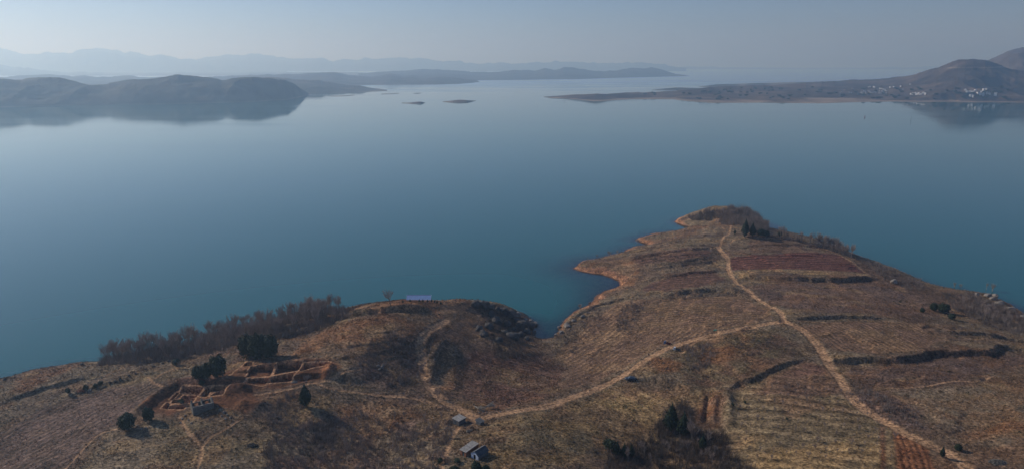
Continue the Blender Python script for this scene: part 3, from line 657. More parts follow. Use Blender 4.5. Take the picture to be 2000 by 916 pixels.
def scatter(pts, per_m2, world=None):
    P = pgon(pts) if world is None else world
    lo, hi = P.min(0), P.max(0); n = int((hi - lo).prod() * per_m2)
    x = lo[0] + rng.random(n) * (hi[0] - lo[0]); y = lo[1] + rng.random(n) * (hi[1] - lo[1])
    m = inside(x, y, P); x, y = x[m], y[m]; z = gz(x, y); m = z > .25; return x[m], y[m], z[m]
def zone_at(x, y):
    i = np.clip(np.searchsorted(ax, x) - 1, 0, NXc - 2); j = np.clip(np.searchsorted(ay, y) - 1, 0, NYc - 2)
    return zone.reshape(NYc, NXc)[j, i]
def col_at(x, y):
    i = np.clip(np.searchsorted(ax, x) - 1, 0, NXc - 2); j = np.clip(np.searchsorted(ay, y) - 1, 0, NYc - 2)
    return Col.reshape(NYc, NXc, 3)[j, i]
# in-view test for bulk cover (with a margin, so a step aside still finds plants)
def inview(x, y, m=260):
    cp, sp = math.cos(PITCH), math.sin(PITCH); z = 15
    d = y * cp - (z - CAMZ) * sp; u = 1000 + F * x / d; v = 458 - F * (y * sp + (z - CAMZ) * cp) / d
    return (u > -m) & (u < 2000 + m) & (v < 916 + m * .6)

# brushwood thickets: (polygon, clumps per m2, height, colour)
greyp = np.array((.215, .168, .138)); darkb = np.array((.105, .083, .062))
THICK = [
 ([(192, 716), (300, 712), (400, 692), (470, 680), (540, 662), (640, 638), (692, 614), (640, 606), (560, 604), (480, 622), (400, 655), (300, 684), (215, 690)], .42, 3.8, greyp),
 ([(700, 708), (720, 672), (760, 652), (812, 672), (828, 735), (800, 755), (760, 758), (705, 745)], .34, 1.9, greyp * 1.05),
 ([(555, 830), (640, 815), (700, 800), (780, 830), (885, 820), (875, 925), (520, 930), (510, 880)], .34, 2.1, greyp * 1.25),
 ([(1180, 930), (1190, 880), (1260, 860), (1300, 800), (1345, 790), (1360, 840), (1420, 850), (1430, 890), (1480, 930)], .8, 2.6, greyp * .55),
 ([(1343, 424), (1380, 414), (1430, 412), (1480, 424), (1500, 446), (1500, 462), (1470, 462), (1440, 440), (1400, 428), (1350, 432)], .6, 4.8, greyp * .9),
 ([(1500, 463), (1560, 474), (1630, 487), (1668, 506), (1640, 496), (1590, 480), (1540, 470)], .6, 4.6, greyp * 1.05),
 ([(1672, 505), (1740, 528), (1800, 552), (1806, 568), (1770, 565), (1720, 540)], .45, 1.5, greyp * .95),
 ([(1840, 572), (1900, 580), (1960, 600), (2020, 640), (2030, 665), (1930, 640), (1870, 610)], .45, 2.0, greyp * .9),
 ([(1645, 770), (1690, 758), (1780, 800), (1800, 838), (1740, 828), (1690, 795)], .5, 1.6, greyp * 1.05),
 ([(515, 800), (560, 770), (600, 780), (575, 830), (530, 850)], .45, 1.8, greyp),
 ([(600, 830), (640, 800), (665, 830), (650, 880), (560, 890)], .45, 1.6, greyp * .7),
 ([(960, 665), (1000, 650), (1040, 660), (1010, 700), (960, 700)], .5, 1.6, greyp * .75),
 ([(940, 612), (980, 610), (1010, 625), (1020, 665), (970, 672), (945, 640)], .3, 1.0, darkb),
 ([(1085, 650), (1130, 615), (1165, 596), (1190, 640), (1130, 690), (1090, 690)], .14, 1.3, greyp * .9),
 ([(1330, 680), (1390, 670), (1400, 720), (1350, 730)], .4, 2.2, greyp), ([(1420, 672), (1510, 655), (1530, 690), (1450, 700)], .25, 1.2, greyp * .8),
 ([(1215, 600), (1265, 590), (1240, 640), (1200, 650)], .35, 1.6, greyp * .95), ([(1300, 800), (1345, 765), (1350, 830), (1310, 850)], .3, 1.4, greyp * .8),
 ([(830, 745), (838, 700), (860, 665), (868, 668), (850, 705), (848, 752)], .4, 1.1, greyp * .7), ([(885, 760), (890, 700), (905, 690), (905, 740), (895, 775)], .4, 1.1, greyp * .7),
 ([(1280, 594), (1440, 574), (1440, 566), (1300, 572)], .35, 1.1, greyp * .75), ([(1240, 505), (1400, 498), (1380, 512), (1260, 525)], .18, .8, darkb)]
TV, TC = [], []
for pts, dn, hh, cc in THICK:
    x, y, z = scatter(pts, dn); n = len(x)
    if not n: continue
    sc = .55 + .9 * rng.random(n) * (.7 + .6 * (fbm(x / 9, y / 9, 2, 4) > 0))
    nb = 17; X_ = np.repeat(x, nb) + rng.normal(size=n * nb) * .38; Y_ = np.repeat(y, nb) + rng.normal(size=n * nb) * .38
    H_ = np.repeat(sc, nb) * hh * (.45 + .6 * rng.random(n * nb))
    tint = np.repeat(cc * (1 + .25 * rng.normal(size=(n, 1)) * .6 + fbm(x / 12, y / 12, 2, 8)[:, None] * .35), nb, 0)
    v, c = blades(X_, Y_, np.repeat(z, nb), H_, .55, .075 + .03 * rng.random(n * nb), np.clip(tint, .02, .4), .3); TV.append(v); TC.append(c)
stuff_tris('brushwood_thicket', TV, TC, 3, M_stem, 'grey-purple leafless brushwood covering slopes and gullies of the headland')
print('thicket tris', sum(len(v) for v in TV) // 3)

# dry grass
def cover(n, ylo, yhi):
    x = -300 + rng.random(n) * 640; y = ylo + rng.random(n) * (yhi - ylo); m = inview(x, y); x, y = x[m], y[m]
    z = gz(x, y); zo = zone_at(x, y); m = (z > .5) & (zo != 1) & (zo != 2) & (zo != 4); return x[m], y[m], z[m], zo[m]
GV, GC = [], []
for n, ylo, yhi in ((260000, 165, 330), (80000, 330, 520)):
    x, y, z, zo = cover(n, ylo, yhi); cc = col_at(x, y); lum = cc.sum(1)
    keepp = rng.random(len(x)) < np.where(zo == 3, .35, 1) * np.clip((fbm(x / 6, y / 6, 3, 21) + .55), .08, 1) * np.clip(lum * 3.2, .25, 1)
    x, y, z, cc = x[keepp], y[keepp], z[keepp], cc[keepp]; n = len(x); nb = 4
    H_ = (.25 + .55 * rng.random(n) ** 2) * (1 + .5 * (y > 330))
    v, c = blades(np.repeat(x, nb) + rng.normal(size=n * nb) * .16, np.repeat(y, nb) + rng.normal(size=n * nb) * .16, np.repeat(z, nb), np.repeat(H_, nb) * (.6 + .5 * rng.random(n * nb)), .9, .16,
                  np.repeat(cc * (1.28 + .28 * rng.normal(size=(n, 1))), nb, 0).clip(.03, .4), .25); GV.append(v); GC.append(c)
stuff_tris('dry_grass', GV, GC, 3, M_stem, 'dry straw-coloured grass tufts over the fields')
print('grass tris', sum(len(v) for v in GV) // 3)

# low scrub: along terrace faces and scattered in hollows
sxs, sys_, sr = [], [], []
for P, hgt in BL:
    n = int(np.linalg.norm(np.diff(P, axis=0), axis=1).sum() * .9 * min(1.3, hgt / 2)); t = rng.random(n) * (len(P) - 1.001); i = t.astype(int); f = (t - i)[:, None]
    q = P[i] * (1 - f) + P[i + 1] * f; sxs.append(q[:, 0] + rng.normal(size=n) * .6); sys_.append(q[:, 1] - .6 + rng.normal(size=n) * 1.0); sr.append((.18 + .40 * rng.random(n) ** 2 * hgt / 2) * np.clip(.55 + 1.6 * fbm(q[:, 0] / 5, q[:, 1] / 5, 2, 77), .25, 1.3))
x, y, z, zo = cover(9000, 165, 480); k_ = (fbm(x / 25, y / 25, 3, 33) > .12) & (zo == 0) & (rng.random(len(x)) < .5); sxs.append(x[k_]); sys_.append(y[k_]); sr.append(.25 + .5 * rng.random(k_.sum()) ** 2)
x, y, z, zo = cover(5000, 165, 480); k_ = (zo == 0); sxs.append(x[k_]); sys_.append(y[k_]); sr.append(.2 + .2 * rng.random(k_.sum()))
x = np.concatenate(sxs); y = np.concatenate(sys_); r = np.concatenate(sr); z = gz(x, y); m = (z > .4) & ~np.isin(zone_at(x, y), (1, 2, 4)); x, y, z, r = x[m], y[m], z[m], r[m]
nq = 26; n = len(x); D = rng.normal(size=(n * nq, 3)); D /= np.linalg.norm(D, axis=1)[:, None]; rad = np.repeat(r, nq) * (.5 + .6 * rng.random(n * nq))
pal = np.array([(.070, .060, .036), (.100, .074, .046), (.050, .052, .030), (.12, .086, .058)])[rng.integers(0, 4, n)]
v, c = quads(np.repeat(x, nq) + D[:, 0] * rad * 1.2, np.repeat(y, nq) + D[:, 1] * rad * 1.2, np.repeat(z, nq) + np.abs(D[:, 2]) * rad, np.repeat(r, nq) * .55 + .08, np.repeat(pal, nq, 0), .35)
stuff_tris('low_scrub', [v], [c], 4, M_leafy, 'low dark scrub along terrace banks and hollows')
print('scrub quads', n * nq)

# ------------------------------------------------------------------ trees
def ppm(p):
    return F / (p.y * math.cos(PITCH) + (CAMZ - p.z) * math.sin(PITCH))
M_bark = mat('grey_bark', (.26, .21, .175), .9, var=.3, scale=2)
M_twig = mat('bare_twigs', (.34, .26, .21), .9, var=.2, scale=2)
M_pale = mat('bleached_dead_wood', (.34, .30, .25), .9, var=.25, scale=2)
def tube(V, Fc, a, b, ra, rb, k=4):
    a, b = np.array(a), np.array(b); d = b - a; d /= np.linalg.norm(d) + 1e-9
    s = np.cross(d, (0.31, .2, .93)); s /= np.linalg.norm(s) + 1e-9; t = np.cross(d, s); i0 = len(V)
    for p, r_ in ((a, ra), (b, rb)):
        for j in range(k):
            an = 2 * math.pi * j / k; V.append(p + (s * math.cos(an) + t * math.sin(an)) * r_)
    for j in range(k): Fc.append((i0 + j, i0 + (j + 1) % k, i0 + k + (j + 1) % k, i0 + k + j))
def bare_tree_meshes(seed, spread=1.0, lean=.0, twigs=6, thick=1.0, stems=1):
    r = random.Random(seed); TV, TF, CV, CF = [], [], [], []
    def grow(p, d, L, rad, lvl):
        q = p + d * L; tube(TV if lvl < 2 else CV, TF if lvl < 2 else CF, p, q, max(rad, .0036), max(rad * .62, .0028), 5 if lvl == 0 else 3)
        if lvl >= 4: return
        nb = (3, 3, 3, twigs // 2)[lvl]
        for i in range(nb):
            az = r.random() * 6.283; sp = (.45 + .5 * r.random()) * spread
            dn = np.array((d[0] + math.cos(az) * sp, d[1] + math.sin(az) * sp, d[2] + .18 + .1 * r.random())); dn /= np.linalg.norm(dn)
            grow(p + d * L * (.55 + .45 * r.random()) if lvl else q, dn, L * (.55 + .25 * r.random()), rad * .5, lvl + 1)
        if lvl < 3:
            dn = d + np.array((r.uniform(-.15, .15), r.uniform(-.15, .15), .1)); dn /= np.linalg.norm(dn); grow(q, dn, L * .8, rad * .62, lvl + 1)
    for s in range(stems):
        d = np.array((lean + r.uniform(-.12, .12) * stems, r.uniform(-.12, .12) * stems, 1.0)); d /= np.linalg.norm(d)
        grow(np.array((r.uniform(-.02, .02), r.uniform(-.02, .02), -.04)), d, .30, .022 * thick, 0)
    TV, CV = np.array(TV), np.array(CV); h = max(CV[:, 2].max(), TV[:, 2].max()); TV /= h; CV /= h
    return np_mesh('trunk', TV, np.array(TF), M_bark), np_mesh('crown', CV, np.array(CF), M_twig)
BT = [bare_tree_meshes(s, sp, ln, 6, 1.0, st) for s, sp, ln, st in ((1, .7, .05, 1), (2, .9, -.05, 1), (3, .6, 0, 2), (4, 1.0, .1, 1), (5, .75, -.1, 2), (6, .55, 0, 1), (7, .85, .03, 3))]
BD = [bare_tree_meshes(s, 1.0, ln, 4, 1.3, st) for s, ln, st in ((21, .25, 2), (22, -.3, 1), (23, 0, 3))]
for a, b in BD: a.materials[0] = M_pale; b.materials[0] = M_pale
def bare(loc, h, label, group=None, name='bare_tree', cat='bare tree', wide=1.0, var=BT, idx=None):
    t = empty(name, loc, random.random() * 6.28); a, b = var[random.randrange(len(var)) if idx is None else idx]
    t.scale = (h * wide, h * wide, h); tag(t, label, cat, group)
    link('trunk', a, t); link('crown', b, t); return t
def bare_group(pts, n, h, label, group, **k):
    x, y, z = scatter(pts, .5); sel = rng.permutation(len(x)); got = []
    for i in sel:
        if len(got) >= n: break
        if all((x[i] - a) ** 2 + (y[i] - b) ** 2 > 2.2 for a, b in got):
            got.append((x[i], y[i])); bare((x[i], y[i], z[i]), h * (.65 + .6 * random.random()), label, group, **k)
bare_group([(192, 714), (300, 708), (400, 686), (400, 658), (300, 686), (205, 694)], 50, 9.0, 'slender leafless tree in the row along the left shore of the headland', 'leafless trees along the left shore')
bare_group([(400, 680), (470, 676), (540, 658), (640, 634), (692, 612), (640, 606), (560, 606), (480, 624), (400, 655)], 90, 8.0, 'leafless tree in the dense brown wood below the headland crest', 'leafless trees of the wood on the left slope')
bare_group([(1345, 424), (1380, 415), (1430, 413), (1480, 424), (1502, 448), (1500, 460), (1470, 440), (1420, 424)], 60, 6.2, 'leafless tree on the wooded knoll at the far tip of the peninsula', 'leafless trees on the knoll at the tip')
bare_group([(1505, 464), (1560, 474), (1630, 488), (1668, 506), (1640, 497), (1590, 481), (1540, 470)], 46, 8.0, 'leafless tree in the hedge-like strip behind the upper ploughed field', 'leafless trees behind the upper field')
bare_group([(1690, 512), (1740, 530), (1806, 556), (1800, 568), (1740, 545)], 14, 4.0, 'small leafless tree on the steep right bank below the upper field', 'leafless trees on the right bank')
bare_group([(1860, 585), (1930, 598), (1990, 625), (2030, 655), (1950, 640), (1880, 612)], 30, 5.0, 'leafless tree on the slope above the pale boulders at the right shore', 'leafless trees above the right shore')
bare_group([(860, 690), (880, 820), (870, 900), (560, 925), (560, 840), (700, 805), (840, 815)], 30, 3.6, 'grey leafless tree in the brush at the bottom centre, left of the sheds', 'leafless trees in the brush left of the sheds')
bare_group([(1340, 690), (1390, 680), (1392, 715), (1350, 722)], 5, 5.0, 'thin grey leafless tree in the scrub below the track junction', 'thin trees below the junction')
bare_group([(1215, 605), (1262, 592), (1240, 640), (1200, 648)], 7, 3.6, 'leafless tree at the field edge above the rocky cove', 'trees at the field edge above the cove')
bare_group([(1092, 640), (1150, 600), (1170, 610), (1110, 660)], 6, 3.2, 'small leafless tree among the rocks on the right side of the cove', 'small trees by the cove')
bare_group([(1200, 900), (1260, 865), (1300, 830), (1350, 850), (1420, 870), (1440, 905)], 16, 4.5, 'grey leafless tree tangled in the dark ravine scrub at the bottom', 'leafless trees in the ravine')
p = at(764, 596); bare(p, 8.4, 'lone spreading leafless tree on the hilltop left of the blue-roofed shelter', wide=1.35, idx=3)
p = at(598, 752); bare(p, 4.4, 'small leafless tree beside the dug squares and the footpath bend', idx=0, wide=1.1)
p = at(1380, 874); bare(p, 6.5, 'pale branching tree in the dark ravine right of the conifers', idx=1)
p = at(1352, 862); bare(p, 7.5, 'pale grey tree between the two ravine conifers', idx=3)
p = at(350, 880 - 160); bare(p, 3.2, 'small leafless tree on the grass left of the round evergreens', idx=2)
# orchard saplings
Pq = pgon([(1440, 790), (1560, 745), (1640, 765), (1700, 815), (1760, 860), (1740, 905), (1450, 905)]); got = 0
m = inside(Xf, Yf, Pq) & (np.abs(rowc - np.round(rowc)) < .06) & (rowa > .1); ii = np.nonzero(m)[0]; rng.shuffle(ii); taken = []
for i in ii:
    if len(taken) >= 170: break
    if all((Xf[i] - a) ** 2 + (Yf[i] - b) ** 2 > 6.5 for a, b in taken):
        taken.append((Xf[i], Yf[i])); bare((Xf[i], Yf[i], Z[i] - .05), 1.3 + .9 * random.random(), 'leafless fruit sapling planted in the terraced orchard left of the track', 'fruit saplings in the orchard', name='fruit_sapling', cat='fruit sapling', wide=1.1)

# evergreens
M_ever = mat('evergreen_leaves', attr='Col', rough=.7, var=.2, scale=1.0, spec=.2)
def ever_meshes(seed, kind):
    r = np.random.default_rng(seed); n = {'round': 2600, 'cone': 2200, 'clump': 2000}[kind]
    D = r.normal(size=(n, 3)); D /= np.linalg.norm(D, axis=1)[:, None]
    rad = (.45 + .55 * r.random(n) ** .35)
    bump = 1 + .16 * np.sin(D[:, 0] * 5 + seed) * np.cos(D[:, 1] * 6 + seed * 2) + .12 * np.sin(D[:, 2] * 9 + D[:, 0] * 7 + seed)
    P = D * (rad * bump)[:, None]
    if kind == 'round': P = P * (.5, .5, .47) + (0, 0, .52)
    elif kind == 'cone':
        zz = (P[:, 2] + 1) / 2; w = np.where(zz < .3, .6 + zz * 1.3, 1.0 * (1.12 - zz) / .82) ; P = np.stack([P[:, 0] * w * .5, P[:, 1] * w * .5, .06 + zz * .94], 1)
    else:
        cs = r.normal(size=(7, 3)) * (.26, .26, .12) + (0, 0, .55); w = r.integers(0, 7, n); P = P * .30 + cs[w]
    P[:, 2] = np.clip(P[:, 2], .02, 1.1)
    A = r.normal(size=(n, 3)); A /= np.linalg.norm(A, axis=1)[:, None]; B = np.cross(A, D); B /= np.linalg.norm(B, axis=1)[:, None] + 1e-9
    s = (.030 + .035 * r.random(n))[:, None]; V = np.stack([P - A * s, P - B * s * .7, P + A * s, P + B * s * .7], 1).reshape(-1, 3)
    c = np.repeat(np.array((.034, .050, .026)) * (1 + .35 * (r.random((n, 1)) * 2 - 1)) + np.array((.012, .008, 0)) * (r.random((n, 1)) > .8), 4, 0)
    me = np_mesh('crown', V, np.arange(4 * n).reshape(n, 4), M_ever); attr_col(me, 'Col', c)
    TV, TF = [], []; tube(TV, TF, (0, 0, -.05), (0, 0, .5), .035, .02, 6)
    for j in range(5):
        a = j * 1.26; tube(TV, TF, (0, 0, .12 + .08 * j), (math.cos(a) * .28, math.sin(a) * .28, .3 + .1 * j), .014, .005, 4)
    return np_mesh('trunk', np.array(TV), np.array(TF), M_bark), me
EV = {'round': [ever_meshes(s, 'round') for s in (1, 2, 3)], 'cone': [ever_meshes(s, 'cone') for s in (4, 5)], 'clump': [ever_meshes(s, 'clump') for s in (6, 7)]}
def ever(u, v, wpx, hpx, label, kind='round', group=None, name='evergreen_tree', cat='evergreen tree'):
    p = at(u, v); s = ppm(p); h = hpx / s / .93; w = wpx / s
    t = empty(name, p, random.random() * 6.28); t.scale = (w, w, h); tag(t, label, cat, group)
    a, b = random.choice(EV[kind]); link('trunk', a, t); link('crown', b, t)
for u, v, w, h, l in ((484, 698, 32, 44, 'leftmost tree of the big dark evergreen clump above the dug squares'), (506, 701, 38, 48, 'tallest middle tree of the big dark evergreen clump'), (528, 697, 34, 42, 'rightmost tree of the big dark evergreen clump'),
  (476, 688, 18, 28, 'smaller evergreen at the back left of the big clump'), (426, 736, 35, 42, 'largest round evergreen of the three by the pit field'), (403, 739, 24, 29, 'middle evergreen of the three by the pit field'), (386, 740, 20, 25, 'smallest left evergreen of the three by the pit field'),
  (249, 839, 31, 32, 'round dark evergreen at the lower left with a long oval shadow'), (291, 822, 22, 27, 'smaller round evergreen just left of the dug red earth'), (1823, 607, 14, 15, 'round evergreen second from left in the clump on the right slope'),
  (1842, 611, 22, 18, 'widest round evergreen of the clump on the right slope'), (1858, 624, 13, 12, 'lower right evergreen of the clump on the right slope'), (1801, 610, 9, 9, 'small evergreen ball standing apart left of the right-slope clump'),
  (1871, 880, 13, 13, 'dark evergreen bush right of the track at the lower right'), (345, 713, 14, 13, 'dark evergreen below the leafless row at the wood edge'), (930, 924, 20, 24, 'dark evergreen at the bottom edge below the sheds'), (948, 928, 18, 20, 'smaller evergreen right beside the one below the sheds'),
  (888, 926, 20, 16, 'low evergreen at the bottom edge, left below the brick shed')):
    ever(u, v, w, h, l)
for u, v, w, h, l in ((597, 793, 27, 42, 'tall evergreen standing alone below the footpath in the middle left'), (1310, 842, 32, 52, 'tallest dark conifer in the ravine'), (1334, 852, 28, 46, 'second dark conifer leaning beside the tallest in the ravine'), (1372, 878, 18, 30, 'smaller conifer at the right end of the ravine'),
  (1840, 893, 10, 22, 'small pointed cypress beside the track at the lower right'), (1455, 463, 16, 32, 'tallest dark conifer at the foot of the tip knoll'), (1469, 462, 15, 24, 'second dark conifer at the foot of the tip knoll'), (1523, 463, 9, 15, 'pointed conifer on the skyline right of the tip knoll'), (1205, 890, 16, 28, 'upright bright green conifer in the middle of the bottom clump'),
  (1219, 893, 17, 27, 'bright green conifer in the bottom clump, third from the left'), (1233, 892, 13, 25, 'rightmost conifer of the green clump at the bottom')):
    ever(u, v, w, h, l, 'cone')
for u, v, w, h, l in ((1187, 882, 24, 25, 'rounded evergreen at the left end of the bottom clump'), (1482, 463, 20, 16, 'dark bushy evergreen right of the knoll conifers'), (1496, 463, 14, 12, 'low evergreen at the right end of the knoll conifers')):
    ever(u, v, w, h, l, 'clump')
for i, (u, v, w, h, l) in enumerate(((133, 769, 11, 12, 'green bush left of the red brick heap'), (168, 763, 10, 12, 'green bush behind the red brick heap'), (187, 757, 9, 9, 'small green bush right of the red brick heap'), (196, 752, 10, 8, 'small green bush at the end of the broken stone line'),
  (394, 753, 13, 11, 'green bush at the upper edge of the dug squares'), (357, 787, 13, 8, 'yellow-green bush overhanging the left dug square'), (1435, 458, 5, 8, 'tiny round bush at the foot of the peninsula tip track'), (1432, 793, 5, 7, 'upper left tiny dark bush in the orchard'), (1455, 788, 5, 6, 'tiny dark bush in the orchard right of the upper one'), (1536, 820, 5, 5, 'tiny dark bush in the middle of the orchard'),
  (860, 905, 12, 12, 'green bush left of the brick shed'), (890, 903, 14, 8, 'green weeds in front of the brick shed'))):
    ever(u, v, w, h, l, 'clump', name='bush', cat='bush')
for u, v in ((787, 591), (801, 589.5), (819, 589.5), (826, 589.5), (835, 590), (843, 590), (849, 591), (854, 592), (861, 594)):
    ever(u, v, 4.5, 5.5, 'tiny evergreen shrub in the row along the crest beside the blue-roofed shelter', 'cone', 'shrub row on the crest', name='planted_shrub', cat='shrub')

# drowned, bleached trees standing in the shallows
for i, (u, v, h, l) in enumerate(((1190, 500, 4.5, 'bleached drowned tree at the water edge left of the terraced fields'), (1206, 496, 3.5, 'bleached drowned tree just right of the first one'), (1165, 503, 3, 'low drowned tree leaning over the water'), (1148, 507, 2.4, 'outermost low drowned bush off the left spit'),
   (1246, 476, 4.5, 'thin drowned tree in the small bay below the tip'), (1133, 604, 4.2, 'thin drowned tree in the cove'), (1100, 636, 4.0, 'leafless drowned tree at the mouth of the cove'), (1864, 560, 3.6, 'leftmost bleached tree in the water off the right shore'), (1876, 562, 3.2, 'second bleached tree in the water off the right shore'),
   (1926, 566, 5.2, 'tall bleached tree in the water above the pale boulders'), (1938, 568, 5.4, 'tallest bleached tree in the water above the pale boulders'), (1884, 572, 3.4, 'spreading bleached tree at the right shoreline'), (1340, 451, 2.5, 'drowned bush below the tip'))):
    x, y = unproj(u, v, 0.0); bare((float(x), float(y), -.4), h, l, 'drowned trees in the shallows', name='drowned_tree', cat='dead tree', var=BD, wide=.9)

# ------------------------------------------------------------------ boulders
M_rock = mat('granite', (.24, .205, .17), .9, var=.35, scale=1.2, bump=.5, spec=.2)
M_rockd = mat('dark_lichened_rock', (.105, .092, .08), .95, var=.5, scale=1.0, bump=.6, spec=.1)
def rock_mesh(seed, m, flat=.8):
    bm = bmesh.new(); bmesh.ops.create_icosphere(bm, subdivisions=3, radius=.5); r = random.Random(seed)
    pl = [Vector((r.gauss(0, 1), r.gauss(0, 1), r.gauss(0, .7))).normalized() for _ in range(9)]; cut = [.28 + .16 * r.random() for _ in pl]
    for v in bm.verts:
        for n_, c_ in zip(pl, cut):
            d = v.co.dot(n_) - c_
            if d > 0: v.co -= n_ * d * .9
        n3 = float(fbm(np.array([v.co.x * 6 + seed]), np.array([v.co.y * 6 + v.co.z * 5]), 3, seed)[0]); v.co *= 1 + (.3 if m is M_rockd else .16) * n3; v.co.z *= flat
    me = bpy.data.meshes.new('boulder'); bm.to_mesh(me); bm.free(); me.materials.append(m); return me
RK = [rock_mesh(s, M_rock) for s in range(5)]; RD = [rock_mesh(s + 9, M_rockd, 1.0) for s in range(4)]
def boulder(u, v, wpx, label, group=None, pale=True, h=1.0, z0=None):
    if z0 is None: p = at(u, v)
    else: x, y = unproj(u, v, z0); p = Vector((float(x), float(y), z0))
    w = wpx / ppm(p); o = link('boulder', random.choice(RK if pale else RD), None, p + Vector((0, 0, w * .12 * h)), (random.uniform(-.3, .3), random.uniform(-.3, .3), random.random() * 6.28), (w, w * random.uniform(.75, 1.05), w * h * random.uniform(.8, 1.0)))
    tag(o, label, 'boulder', group)
boulder(1011, 616, 15, 'tall dark-faced boulder rising from the dark crag', pale=True, h=1.1); boulder(1045, 634, 13, 'large rounded boulder in the water at the tip of the dark crag', z0=0.1)
boulder(1044, 648, 9, 'smaller rounded boulder below the large one in the water', z0=0.1); boulder(1041, 665, 5, 'small white rock at the innermost corner of the cove', z0=.2)
boulder(1033, 618, 18, 'flat-topped grey boulder behind the large rounded one'); boulder(1026, 626, 12, 'grey boulder with pale streaks in the crag edge'); boulder(1037, 628, 11, 'pale boulder at the water side of the crag')
for u, v, w in ((930, 598, 12), (945, 600, 14), (958, 602, 15), (972, 605, 16), (985, 610, 18), (998, 617, 18), (1010, 628, 20), (1020, 640, 24), (1030, 650, 18), (1005, 645, 22), (990, 635, 20), (1015, 655, 20), (1000, 660, 18), (985, 650, 16), (970, 630, 16), (955, 640, 14), (945, 655, 13), (935, 645, 12), (1034, 638, 18), (975, 665, 14), (960, 615, 12), (1028, 662, 14)):
    boulder(u, v, w * random.uniform(.6, 2.0), 'dark lichened rock of the crag beside the cove', 'dark rocks of the crag', pale=False, h=.85)
for u, v, w, l in ((1108, 638, 13, 'pale slab-like boulder on the right side of the cove'), (1096, 650, 8, 'pale boulder at the head of the cove'), (1138, 620, 9, 'pale boulder above the right side of the cove'), (1086, 655, 7, 'small pale rock at the cove head'), (1092, 640, 7, 'small pale rock by the cove water'), (1120, 628, 8, 'pale rock between slab and upper boulder'),
   (1930, 580, 12, 'flat pale boulder at the left of the right-shore pile'), (1942, 580, 11, 'pale boulder in the middle of the right-shore pile'), (1950, 577, 9, 'upright pale boulder of the right-shore pile'), (1958, 578, 7, 'small white boulder standing in the water off the right shore'), (1938, 585, 9, 'lower pale boulder of the right-shore pile'),
   (1908, 576, 7, 'single pale rock left of the right-shore pile'), (1952, 596, 14, 'broad pale boulder below the right-shore pile'), (1974, 605, 12, 'pale boulder nearest the right edge'), (1998, 620, 8, 'dark-edged pale boulder at the right frame edge'), (1746, 553, 12, 'pale rock outcrop on the bank right of the upper field')):
    boulder(u, v, w * 1.35, l)
for u, v, w in ((10, 742, 8), (22, 731, 8), (40, 722, 8), (70, 714, 7), (140, 702, 9), (154, 705, 11), (160, 712, 8)): boulder(u, v, w, 'brown rock on the rim of the red bluff at the left edge', 'rocks on the left bluff', pale=False)
for u, v, w in ((738, 716, 9), (746, 718, 9), (741, 722, 7), (748, 713, 6)): boulder(u, v, w, 'whitish stone in the small pile within the dark brush', 'whitish stones in the brush')
for u, v, w in ((430, 800, 8), (437, 806, 9), (444, 811, 8), (426, 794, 6), (440, 818, 8), (450, 816, 7), (433, 813, 6), (362, 812, 7), (356, 818, 7), (368, 820, 7), (374, 826, 6), (352, 826, 7), (285, 836, 7), (276, 838, 8), (268, 832, 7)):
    boulder(u, v, w * .8, 'grey rubble stone tumbled around the roofless ruin', 'rubble stones by the ruin')
for u, v, w in ((245, 770, 6), (215, 748, 7), (225, 745, 7), (235, 741, 8), (252, 734, 8), (265, 730, 6), (300, 716, 7), (285, 722, 6), (330, 706, 8), (318, 710, 7)): boulder(u, v, w * .8, 'dark stone in the broken line above the left field', 'stones above the left field', pale=False)
for u, v, w in ((925, 812, 3), (936, 806, 4), (944, 803, 3), (970, 805, 3), (977, 804, 4), (915, 893, 4), (921, 899, 3), (910, 902, 3), (925, 903, 4), (935, 897, 3), (940, 900, 3)): boulder(u, v, w, 'small whitish rubble lying near the huts', 'whitish rubble near the huts')

# ------------------------------------------------------------------ buildings and objects
def bm_obj(name, bm, m, parent=None, smooth=False):
    me = bpy.data.meshes.new(name); bmesh.ops.recalc_face_normals(bm, faces=bm.faces); bm.to_mesh(me); bm.free()
    if m: me.materials.append(m)
    if smooth: me.polygons.foreach_set('use_smooth', [True] * len(me.polygons))
    return link(name, me, parent)
def box(bm, lo, hi):
    r = bmesh.ops.create_cube(bm, size=1); 
    for v in r['verts']: v.co = Vector([(lo[i] + hi[i]) / 2 + v.co[i] * (hi[i] - lo[i]) for i in range(3)])
    return r['verts']
def prism(bm, prof, y0, y1, plane='xz'):
    f = (lambda a, b, y: Vector((a, y, b))) if plane == 'xz' else (lambda a, b, y: Vector((y, a, b)))
    A = [bm.verts.new(f(a, b, y0)) for a, b in prof]; B = [bm.verts.new(f(a, b, y1)) for a, b in prof]
    bm.faces.new(A); bm.faces.new(B[::-1]); n = len(prof)
    for i in range(n): bm.faces.new((A[i], B[i], B[(i + 1) % n], A[(i + 1) % n]))
def cyl(bm, c, r_, h, axis='z', n=16):
    q = bmesh.ops.create_cone(bm, cap_ends=True, segments=n, radius1=r_, radius2=r_, depth=h)
    rot = {'z': Matrix(), 'x': Matrix.Rotation(R(90), 4, 'Y'), 'y': Matrix.Rotation(R(90), 4, 'X')}[axis]
    for v in q['verts']: v.co = rot @ v.co + Vector(c)
def frame_from(u0, v0, u1, v1):
    a = at(u0, v0); b = at(u1, v1); d = b - a; return a, b, math.atan2(d.y, d.x), math.hypot(d.x, d.y)

